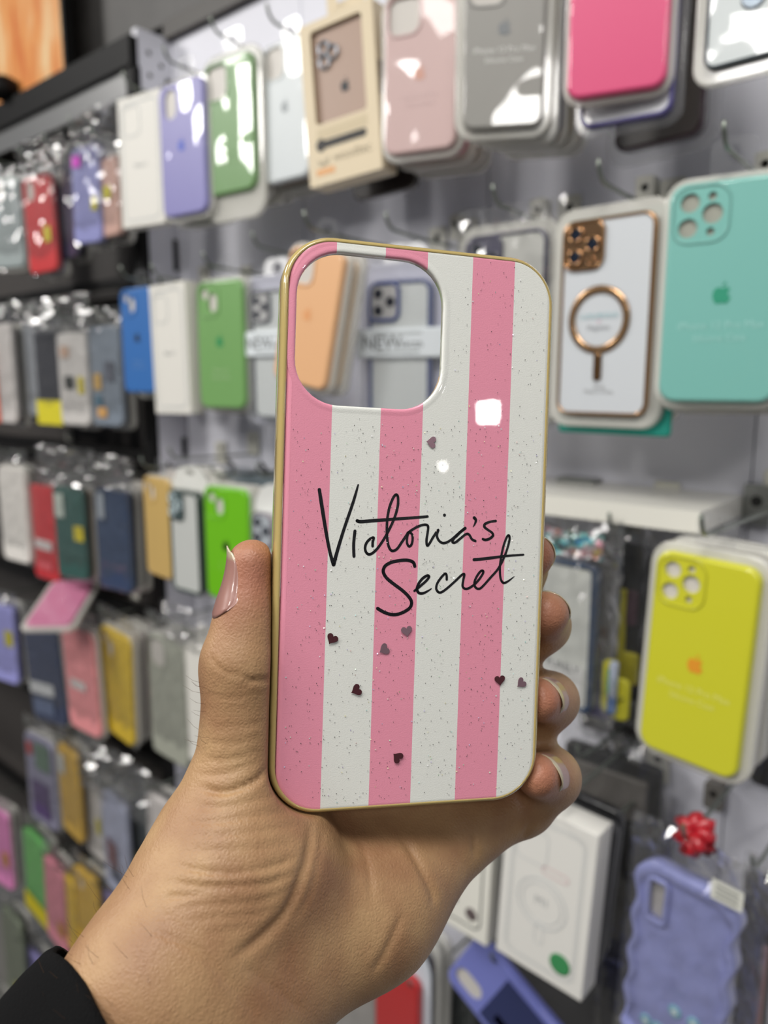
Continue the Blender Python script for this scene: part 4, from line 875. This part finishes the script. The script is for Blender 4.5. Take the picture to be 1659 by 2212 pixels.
# ------------------------------------------------------------------ the hand: one continuous surface from a field of tapered limbs
# joints are (pixel x, pixel y, depth in m, radius in pixels at that depth)
def J(x, y, d, r): return (np.array([(x-CX)/F*d, -(y-CY)/F*d, d]), r*d/F)
OFF = .008
def chain(js, off=OFF): return [J(x, y, d+off, r) for x, y, d, r in js]
limbs = []       # (a, b, ra, rb, k)
def limb(js, k): 
    c = chain(js)
    for (a, ra), (b_, rb) in zip(c, c[1:]): limbs.append((a, b_, ra, rb, k))
# forearm and wrist
limb([(60, 2470, .172, 172), (323, 2130, .188, 160)], .010)
limb([(230, 2560, .178, 172), (457, 2237, .192, 160)], .014)
# thenar side
limb([(323, 2130, .188, 160), (495, 1855, .208, 163), (513, 1690, .213, 98)], .012)
limb([(430, 2080, .198, 165), (590, 1890, .216, 135), (600, 1790, .226, 100)], .014)
# palm
limb([(430, 2160, .201, 150), (720, 1900, .240, 120), (870, 1690, .263, 100)], .014)
limb([(470, 2200, .197, 150), (800, 1962, .230, 128), (1000, 1788, .251, 80)], .014)
limb([(650, 1850, .247, 110), (760, 1500, .258, 95)], .014)
limb([(870, 1690, .258, 95), (850, 1540, .260, 90)], .014)
# thumb (two strands give it its oval section)
limb([(515, 1690, .210, 96), (520, 1570, .210, 72), (521, 1480, .210, 71), (523, 1420, .210, 75), (536, 1330, .211, 58), (543, 1215, .211, 46)], .006)
limb([(530, 1690, .217, 90), (522, 1570, .217, 70), (523, 1440, .217, 73), (540, 1330, .217, 56), (546, 1222, .216, 44)], .006)
# fingers behind the case, tips coming round its edge
limb([(1000, 1788, .249, 80), (1130, 1735, .257, 62), (1188, 1680, .252, 60), (1160, 1676, .2335, 46)], .005)
limb([(930, 1650, .260, 85), (1110, 1600, .264, 64), (1189, 1512, .254, 55), (1164, 1512, .2345, 46)], .005)
limb([(850, 1540, .262, 85), (1080, 1430, .266, 62), (1172, 1350, .256, 54), (1180, 1326, .2375, 49)], .005)
limb([(760, 1450, .258, 85), (1030, 1290, .266, 60), (1125, 1232, .256, 50), (1150, 1200, .240, 47)], .005)

def field(p):
    """signed distance of points p (n, 3)"""
    d = None
    for a, b_, ra, rb, k in limbs:
        ab = b_-a; t = np.clip(((p-a)@ab)/(ab@ab), 0, 1)
        e = np.linalg.norm(p-(a+t[:, None]*ab), axis=1)-(ra+(rb-ra)*t)
        if d is None: d = e
        else:
            h_ = np.clip(.5+.5*(d-e)/k, 0, 1); d = d*(1-h_)+e*h_-k*h_*(1-h_)
    # the flesh gives way around the case it grips
    nz = RC[:, 2]; tt_ = np.maximum((nz@TC)/np.maximum(p@nz, .05), 1); q = (p*tt_[:, None]-TC)@RC; zz = -((p-TC)@nz); qx = np.abs(q[:, 0])-(CW/2-.0145); qy = np.abs(q[:, 1])-(CH/2-.0145)
    e2 = np.hypot(np.maximum(qx, 0), np.maximum(qy, 0))+np.minimum(np.maximum(qx, qy), 0)-.0147
    ec = np.maximum(e2, np.maximum(-(zz+.0107), zz-.014)); k = .0016
    h_ = np.clip(.5-.5*(d+ec)/k, 0, 1)
    return d*(1-h_)-ec*h_+k*h_*(1-h_)
VS = .00095
allp = np.array([q for l in limbs for q in (l[0]-l[2]-.004, l[0]+l[2]+.004, l[1]-l[3]-.004, l[1]+l[3]+.004)])
lo, hi = allp.min(0), allp.max(0)
lo[1] = max(lo[1], -(2480-CY)/F*.19)               # the arm ends inside the sleeve, below the frame
BS = 24
nb = np.ceil((hi-lo)/(VS*BS)).astype(int); N = nb*BS+1
V = np.full(N, .05, np.float32)
ax = [lo[i]+VS*np.arange(N[i]) for i in range(3)]
cen = np.stack(np.meshgrid(*[lo[i]+VS*BS*(np.arange(nb[i])+.5) for i in range(3)], indexing='ij'), -1).reshape(-1, 3)
dc = field(cen); half = VS*BS*.5*math.sqrt(3)+.016
bi = np.stack(np.meshgrid(*[np.arange(n) for n in nb], indexing='ij'), -1).reshape(-1, 3)
for (i, j, k), dd in zip(bi, dc):
    s = np.s_[i*BS:(i+1)*BS+1, j*BS:(j+1)*BS+1, k*BS:(k+1)*BS+1]
    if abs(dd) > half: V[s] = dd; continue
    g3 = np.stack(np.meshgrid(ax[0][s[0]], ax[1][s[1]], ax[2][s[2]], indexing='ij'), -1)
    V[s] = field(g3.reshape(-1, 3)).reshape(g3.shape[:3])
# naive surface nets
ins = V < 0
c8 = [ins[dx:N[0]-1+dx, dy:N[1]-1+dy, dz:N[2]-1+dz] for dx in (0, 1) for dy in (0, 1) for dz in (0, 1)]
tot = sum(c.astype(np.int8) for c in c8); act = (tot > 0) & (tot < 8)
ci = np.argwhere(act); idm = np.full(act.shape, -1, np.int64); idm[act] = np.arange(len(ci))
acc = np.zeros((len(ci), 3)); cnt = np.zeros(len(ci))
corner = [(x_, y_, z_) for x_ in (0, 1) for y_ in (0, 1) for z_ in (0, 1)]
for a in corner:
    for ax_ in range(3):
        if a[ax_]: continue
        b_ = list(a); b_[ax_] = 1
        va = V[ci[:, 0]+a[0], ci[:, 1]+a[1], ci[:, 2]+a[2]]; vb = V[ci[:, 0]+b_[0], ci[:, 1]+b_[1], ci[:, 2]+b_[2]]
        mk = (va < 0) != (vb < 0); t = np.where(mk, va/(va-vb+1e-20), 0)
        q = np.array(a, float)[None]+t[:, None]*(np.array(b_)-np.array(a))[None]
        acc += q*mk[:, None]; cnt += mk
vert = lo+VS*(ci+acc/np.maximum(cnt, 1)[:, None])
quads = []
for ax_ in range(3):
    o1, o2 = [(1, 2), (2, 0), (0, 1)][ax_]
    A0 = np.moveaxis(ins, (ax_, o1, o2), (0, 1, 2)); I0 = np.moveaxis(idm, (ax_, o1, o2), (0, 1, 2))
    s0 = A0[:-1, 1:-1, 1:-1]; s1 = A0[1:, 1:-1, 1:-1]; ch = s0 != s1
    e = np.argwhere(ch); fl = s0[ch]
    q = np.stack([I0[e[:, 0], e[:, 1], e[:, 2]], I0[e[:, 0], e[:, 1]+1, e[:, 2]], I0[e[:, 0], e[:, 1]+1, e[:, 2]+1], I0[e[:, 0], e[:, 1], e[:, 2]+1]], 1)
    q[~fl] = q[~fl][:, ::-1]; quads.append(q)
quads = np.concatenate(quads); quads = quads[(quads >= 0).all(1)]
def normals(v, f):
    n = np.cross(v[f[:, 2]]-v[f[:, 0]], v[f[:, 3]]-v[f[:, 1]]); o = np.zeros_like(v)
    for i in range(4): np.add.at(o, f[:, i], n)
    return o/(np.linalg.norm(o, axis=1)[:, None]+1e-12)
# relax the surface a little
for _ in range(4):
    s_ = np.zeros_like(vert); c_ = np.zeros(len(vert))
    for a, b_ in ((0, 1), (1, 2), (2, 3), (3, 0)):
        np.add.at(s_, quads[:, a], vert[quads[:, b_]]); np.add.at(c_, quads[:, a], 1)
        np.add.at(s_, quads[:, b_], vert[quads[:, a]]); np.add.at(c_, quads[:, b_], 1)
    vert = vert*.5+.5*s_/np.maximum(c_, 1)[:, None]
nrm = normals(vert, quads)
px = np.stack([CX+F*vert[:, 0]/vert[:, 2], CY-F*vert[:, 1]/vert[:, 2]], 1)
facing = np.clip(-nrm[:, 2]*1.6+.25, 0, 1)*(vert[:, 2] < .275)
# skin creases of thumb, palm and wrist: (points, depth mm, width px)
CR = [([(453,1414),(470,1440),(495,1455),(534,1461)], .45, 5), ([(530,1468),(560,1470),(590,1466)], .9, 7), ([(452,1500),(490,1508),(540,1505)], .25, 5),
 ([(432,1700),(470,1711),(505,1707),(554,1684),(584,1652)], 1.3, 8), ([(425,1675),(480,1672),(540,1650)], .4, 6), ([(440,1640),(500,1640),(560,1622)], .35, 6), ([(450,1605),(510,1606),(570,1592)], .3, 6), ([(455,1572),(520,1570),(570,1560)], .25, 6),
 ([(400,1738),(470,1745),(560,1728),(610,1712)], 0.30, 7), ([(390,1772),(460,1776),(560,1760),(640,1752)], 0.33, 7), ([(430,1805),(520,1800),(600,1790),(655,1780)], 0.30, 6),
 ([(400,1835),(480,1838),(560,1832),(640,1820)], 0.33, 7), ([(375,1868),(440,1882),(520,1885),(600,1868),(640,1850)], 0.66, 8), ([(370,1905),(430,1914),(500,1914),(580,1908),(645,1880)], 0.72, 8),
 ([(350,1940),(400,1935),(450,1928)], 0.54, 8), ([(385,1965),(430,1956),(500,1955),(570,1945),(630,1915)], 0.36, 7), ([(410,1990),(470,1980),(540,1978),(600,1960)], 0.30, 7), ([(440,2020),(500,2010),(560,2000)], 0.24, 7),
 ([(672,1767),(667,1836),(652,1890),(618,1969),(554,2033),(500,2072)], 1.4, 12), ([(768,1800),(786,1839),(798,1884),(804,1951)], .5, 8), ([(861,1800),(892,1845),(916,1890),(934,1930),(937,1960)], 1.0, 9),
 ([(1022,1800),(1027,1850)], .9, 8), ([(870,1969),(852,2017),(825,2071),(804,2101)], .7, 9), ([(326,2004),(381,2033),(430,2058),(504,2132)], .6, 10), ([(700,1770),(690,1840),(668,1930),(620,2010)], .5, 10),
 ([(330,1960),(420,2040),(520,2150),(560,2212)], .4, 14), ([(520,2080),(600,2140),(660,2190)], .4, 12), ([(1128,1812),(1150,1770)], .5, 8)]
disp = np.zeros(len(vert))
for pts, dep, wd_ in CR:
    pts = np.array(cat([(a, b_, 0) for a, b_ in pts], 4))[:, :2]; dmin = np.full(len(vert), 1e9); tt = np.zeros(len(vert)); nseg = len(pts)-1
    mk = (px[:, 0] > pts[:, 0].min()-40) & (px[:, 0] < pts[:, 0].max()+40) & (px[:, 1] > pts[:, 1].min()-40) & (px[:, 1] < pts[:, 1].max()+40)
    q = px[mk]; dm = np.full(len(q), 1e9); tm = np.zeros(len(q))
    for i in range(nseg):
        a, b_ = pts[i], pts[i+1]; ab = b_-a; t = np.clip(((q-a)@ab)/(ab@ab+1e-9), 0, 1); dd = np.linalg.norm(q-(a+t[:, None]*ab), axis=1)
        u = dd < dm; dm[u] = dd[u]; tm[u] = (i+t[u])/nseg
    tap = np.clip(np.minimum(tm, 1-tm)*5, .15, 1)
    disp[mk] += .72*(-dep*np.exp(-(dm/(wd_*.8))**2)+.22*dep*np.exp(-((dm-wd_*2.1)/(wd_*1.3))**2))*tap
# finer thenar wrinkles
reg = np.exp(-(((px[:, 0]-510)/110)**2+((px[:, 1]-1850)/130)**2)**2)+.8*np.exp(-(((px[:, 0]-515)/60)**2+((px[:, 1]-1620)/60)**2)**2)
wob = np.array([noise.noise(Vector((a*.012, b_*.02, 0)))*22+noise.noise(Vector((a*.03, b_*.05, 4)))*8 for a, b_ in px]) if len(px) < 400000 else 0
disp += .05*reg*np.sin(2*math.pi*(px[:, 1]+.12*(px[:, 0]-510)+wob*1.6)/15)*facing*(1+wob/20)
vert = vert+nrm*(disp*facing*1e-3)[:, None]
world = CAM+vert[:, :1]*RT+vert[:, 1:2]*UP+vert[:, 2:]*FW
me = bpy.data.meshes.new('hand'); me.from_pydata(world.tolist(), [], quads.tolist()); me.update()
for p in me.polygons: p.use_smooth = True
# redder skin towards thumb tip and fingertips
tips = np.array([J(545, 1230, .214, 1)[0], J(1178, 1325, .236, 1)[0], J(1190, 1505, .236, 1)[0], J(1192, 1668, .235, 1)[0], J(1150, 1197, .24, 1)[0]])
dt = np.min(np.linalg.norm(vert[:, None]-tips[None], axis=2), axis=1); red = np.exp(-(dt/.014)**2)
ca = me.color_attributes.new('flush', 'FLOAT_COLOR', 'POINT'); ca.data.foreach_set('color', np.repeat(np.stack([red, red, red, np.ones_like(red)], 1).astype(np.float32).ravel(), 1))
m = bpy.data.materials.new('skin'); m.use_nodes = True; nt = m.node_tree; bs = nt.nodes['Principled BSDF']
bs.inputs['Roughness'].default_value = .48; bs.inputs['Subsurface Weight'].default_value = 0; bs.inputs['Subsurface Radius'].default_value = (1, .35, .2); bs.inputs['Subsurface Scale'].default_value = .004
bs.inputs['Specular IOR Level'].default_value = .4
tc = nt.nodes.new('ShaderNodeTexCoord'); no = nt.nodes.new('ShaderNodeTexNoise'); no.inputs['Scale'].default_value = 55; no.inputs['Detail'].default_value = 6
cr = nt.nodes.new('ShaderNodeValToRGB'); cr.color_ramp.elements[0].position = .32; cr.color_ramp.elements[0].color = srgb(148, 109, 78); cr.color_ramp.elements[1].position = .68; cr.color_ramp.elements[1].color = srgb(174, 140, 101)
mx = nt.nodes.new('ShaderNodeMix'); mx.data_type = 'RGBA'; mx.inputs[7].default_value = srgb(167, 104, 85)
at = nt.nodes.new('ShaderNodeAttribute'); at.attribute_name = 'flush'; ml = nt.nodes.new('ShaderNodeMath'); ml.operation = 'MULTIPLY'; ml.inputs[1].default_value = .75
nt.links.new(tc.outputs['Object'], no.inputs['Vector']); nt.links.new(no.outputs['Fac'], cr.inputs[0]); nt.links.new(cr.outputs[0], mx.inputs[6]); nt.links.new(at.outputs['Fac'], ml.inputs[0]); nt.links.new(ml.outputs[0], mx.inputs[0]); nt.links.new(mx.outputs[2], bs.inputs['Base Color'])
vo = nt.nodes.new('ShaderNodeTexVoronoi'); vo.inputs['Scale'].default_value = 900; vo.feature = 'DISTANCE_TO_EDGE'; n3 = nt.nodes.new('ShaderNodeTexNoise'); n3.inputs['Scale'].default_value = 700; n3.inputs['Detail'].default_value = 4
ad = nt.nodes.new('ShaderNodeMath'); ad.operation = 'ADD'; bp = nt.nodes.new('ShaderNodeBump'); bp.inputs['Strength'].default_value = .35; bp.inputs['Distance'].default_value = .0005
nt.links.new(tc.outputs['Object'], vo.inputs['Vector']); nt.links.new(tc.outputs['Object'], n3.inputs['Vector']); nt.links.new(vo.outputs['Distance'], ad.inputs[0]); nt.links.new(n3.outputs['Fac'], ad.inputs[1]); nt.links.new(ad.outputs[0], bp.inputs['Height']); nt.links.new(bp.outputs['Normal'], bs.inputs['Normal'])
PERSON = tag(obj('person', me, m), 'bare hand and wrist gripping the striped case, thumb up its side', 'person')

# nails: curved plates lying on the fingertips
m = bpy.data.materials.new('nail'); m.use_nodes = True; nt = m.node_tree; bs = nt.nodes['Principled BSDF']; bs.inputs['Roughness'].default_value = .3; bs.inputs['Coat Weight'].default_value = .4
at = nt.nodes.new('ShaderNodeAttribute'); at.attribute_name = 'free'; mx = nt.nodes.new('ShaderNodeMix'); mx.data_type = 'RGBA'; mx.inputs[6].default_value = srgb(152, 110, 100); mx.inputs[7].default_value = srgb(186, 174, 146)
nt.links.new(at.outputs['Fac'], mx.inputs[0]); nt.links.new(mx.outputs[2], bs.inputs['Base Color'])
def cam2w(v): return CAM+v[0]*RT+v[1]*UP+v[2]*FW
def surf(o_, dirs):
    """distance from points o_ along dirs to the skin"""
    lo_ = np.zeros(len(o_)); hi_ = np.full(len(o_), .02)
    for _ in range(22):
        mid = (lo_+hi_)/2; ins_ = field(o_+dirs*mid[:, None]) < 0; lo_ = np.where(ins_, mid, lo_); hi_ = np.where(ins_, hi_, mid)
    return lo_
def nail(c, axis, dorsal, length, half, free=.25, lift=.0003, over=.0):
    """plate lying on the skin; c: centre of the finger at mid nail, axis towards the tip, dorsal towards the nail side (camera frame)"""
    axis = axis/np.linalg.norm(axis); dorsal = dorsal-axis*(dorsal@axis); dorsal /= np.linalg.norm(dorsal); lat = np.cross(axis, dorsal)
    nu, nv = 16, 16; P0, Dr, fr = [], [], []; keep = None; RAD = []
    for j in range(nv+1):
        v = j/nv; hw_ = half*(1-.4*max(0, (.3-v)/.3)**2-.4*max(0, (v-.7)/.3)**2)
        s = (v-.5)*length; sv = min(v, 1-free); s0 = (sv-.5)*length
        a = np.array([hw_*(i/nu*2-1) for i in range(nu+1)])
        d_ = np.cos(a)[:, None]*dorsal+np.sin(a)[:, None]*lat; r_ = surf(np.repeat((c+axis*s0)[None], nu+1, 0), d_)
        RAD.append(r_); P0.append(c+axis*s); Dr.append(d_); fr.append(min(1, max(0, (v-(1-free))/.06)))
    RAD = np.array(RAD)
    for _ in range(3): RAD[1:-1] = (RAD[:-2]+2*RAD[1:-1]+RAD[2:])/4
    vs, fa, fs = [], [], []
    for lay in (0, 1):
        for j in range(nv+1):
            for i in range(nu+1):
                u = abs(i/nu*2-1); r_ = RAD[j, i]+lift*(1-u**6)-(.0003 if u == 1 else 0)-(.0004 if j == 0 else 0)-(.00035 if lay else 0)
                vs.append(cam2w(P0[j]+axis*(-.10*length*u**2*max(0, (j/nv-.55)/.45)+.10*length*u**2*max(0, (.35-j/nv)/.35))+Dr[j][i]*r_)); fa.append(fr[j])
    n1 = (nu+1)*(nv+1); g = lambda l, j, i: l*n1+j*(nu+1)+i
    for j in range(nv):
        for i in range(nu):
            fs.append((g(0, j, i), g(0, j, i+1), g(0, j+1, i+1), g(0, j+1, i))); fs.append((g(1, j, i), g(1, j+1, i), g(1, j+1, i+1), g(1, j, i+1)))
    for i in range(nu): fs.append((g(0, nv, i), g(0, nv, i+1), g(1, nv, i+1), g(1, nv, i))); fs.append((g(0, 0, i+1), g(0, 0, i), g(1, 0, i), g(1, 0, i+1)))
    for j in range(nv): fs.append((g(0, j+1, 0), g(0, j, 0), g(1, j, 0), g(1, j+1, 0))); fs.append((g(0, j, nu), g(0, j+1, nu), g(1, j+1, nu), g(1, j, nu)))
    me = new_mesh('nail', vs, fs, True); ca = me.color_attributes.new('free', 'FLOAT_COLOR', 'POINT')
    for k, x_ in enumerate(fa): ca.data[k].color = (x_, x_, x_, 1)
    return obj('fingernail', me, m, PERSON)
v3 = lambda *a: np.array(a, float)
nail(J(541, 1252, .2215, 1)[0], v3(-.05, 1, .0), v3(-.93, 0, -.37), .0205, math.radians(60), .16)
for (tx, ty, td), ax_, dors, ln in (((1168, 1677, .2465), v3(-.30, -.10, -.95), v3(.86, .50, 0), .0105), ((1170, 1512, .2475), v3(-.30, -.08, -.95), v3(.86, .50, 0), .0105), ((1179, 1328, .2490), v3(.0, -.1, -1), v3(.72, .69, 0), .0095), ((1150, 1202, .2510), v3(0, -.1, -1), v3(.85, .5, 0), .0095)):
    nail(J(tx, ty, td, 1)[0], ax_, dors, ln, math.radians(62), .3)

# ------------------------------------------------------------------ black sleeve at the wrist
b = MB(); aA, aB = J(390, 2183, .198, 1)[0], J(145, 2515, .184, 1)[0]
axis = (aB-aA)/np.linalg.norm(aB-aA); sd = np.cross(axis, v3(0, 0, 1)); sd /= np.linalg.norm(sd); dp = np.cross(sd, axis)
NS, NR = 56, 40; grid = []
for lay in (0, 1):
    for j in range(NR+1):
        t = j/NR; row = []
        for i in range(NS):
            a = 2*math.pi*i/NS; ru = .0352+.010*t; rd = .0318+.004*t
            wr = .0011*math.sin(a*3+t*9)+.0012*noise.noise(Vector((math.cos(a)*2.2, math.sin(a)*2.2, t*6)))
            ru += wr-(.0013 if lay else 0); rd += wr-(.0013 if lay else 0)
            lip = .0006*math.exp(-((t-.03)/.02)**2)
            start = .0219-.0136*math.cos(a)+.012*min(0, math.sin(a))
            p = aA+axis*(start+t*.085)+sd*(ru+lip)*math.cos(a)+dp*(rd+lip)*math.sin(a)
            row.append(len(b.v)); b.v.append(tuple(cam2w(p)))
        grid.append(row)
for lay in (0, 1):
    for j in range(NR):
        r0, r1 = grid[lay*(NR+1)+j], grid[lay*(NR+1)+j+1]; b.bridge(r0, r1) if lay == 0 else b.bridge(r1, r0)
b.bridge(grid[NR+1], grid[0])
obj('sleeve', b.mesh('sleeve'), mat('black_knit', srgb(11, 11, 12), .95, spec=.15, bump=.5, bscale=1400), PERSON, label='black knitted sleeve cuff')

# sparse fine hairs along wrist and thumb
b = MB(); g = random.Random(11); front = np.where((nrm[:, 2] < .25) & (px[:, 1] < 2230) & (((px[:, 0] < 330) & (px[:, 1] > 1880)) | ((px[:, 0] < 462) & (px[:, 1] > 1470) & (px[:, 1] < 1640))))[0]
for k in range(45):
    i = int(front[g.randrange(len(front))]); p0 = vert[i]; n_ = nrm[i]; L_ = g.uniform(.003, .007); side = v3(g.uniform(-.5, .2), g.uniform(.2, .9), g.uniform(-.3, .3))
    b.tube([tuple(cam2w(p0)), tuple(cam2w(p0+n_*L_*.35+side*L_*.3)), tuple(cam2w(p0+n_*L_*.55+side*L_*.8))], [.00004, .000035, .00002], 4, False)
o = obj('arm_hair', b.mesh('hair'), mat('dark_hair', srgb(92, 66, 46), .5), PERSON); o['kind'] = 'stuff'
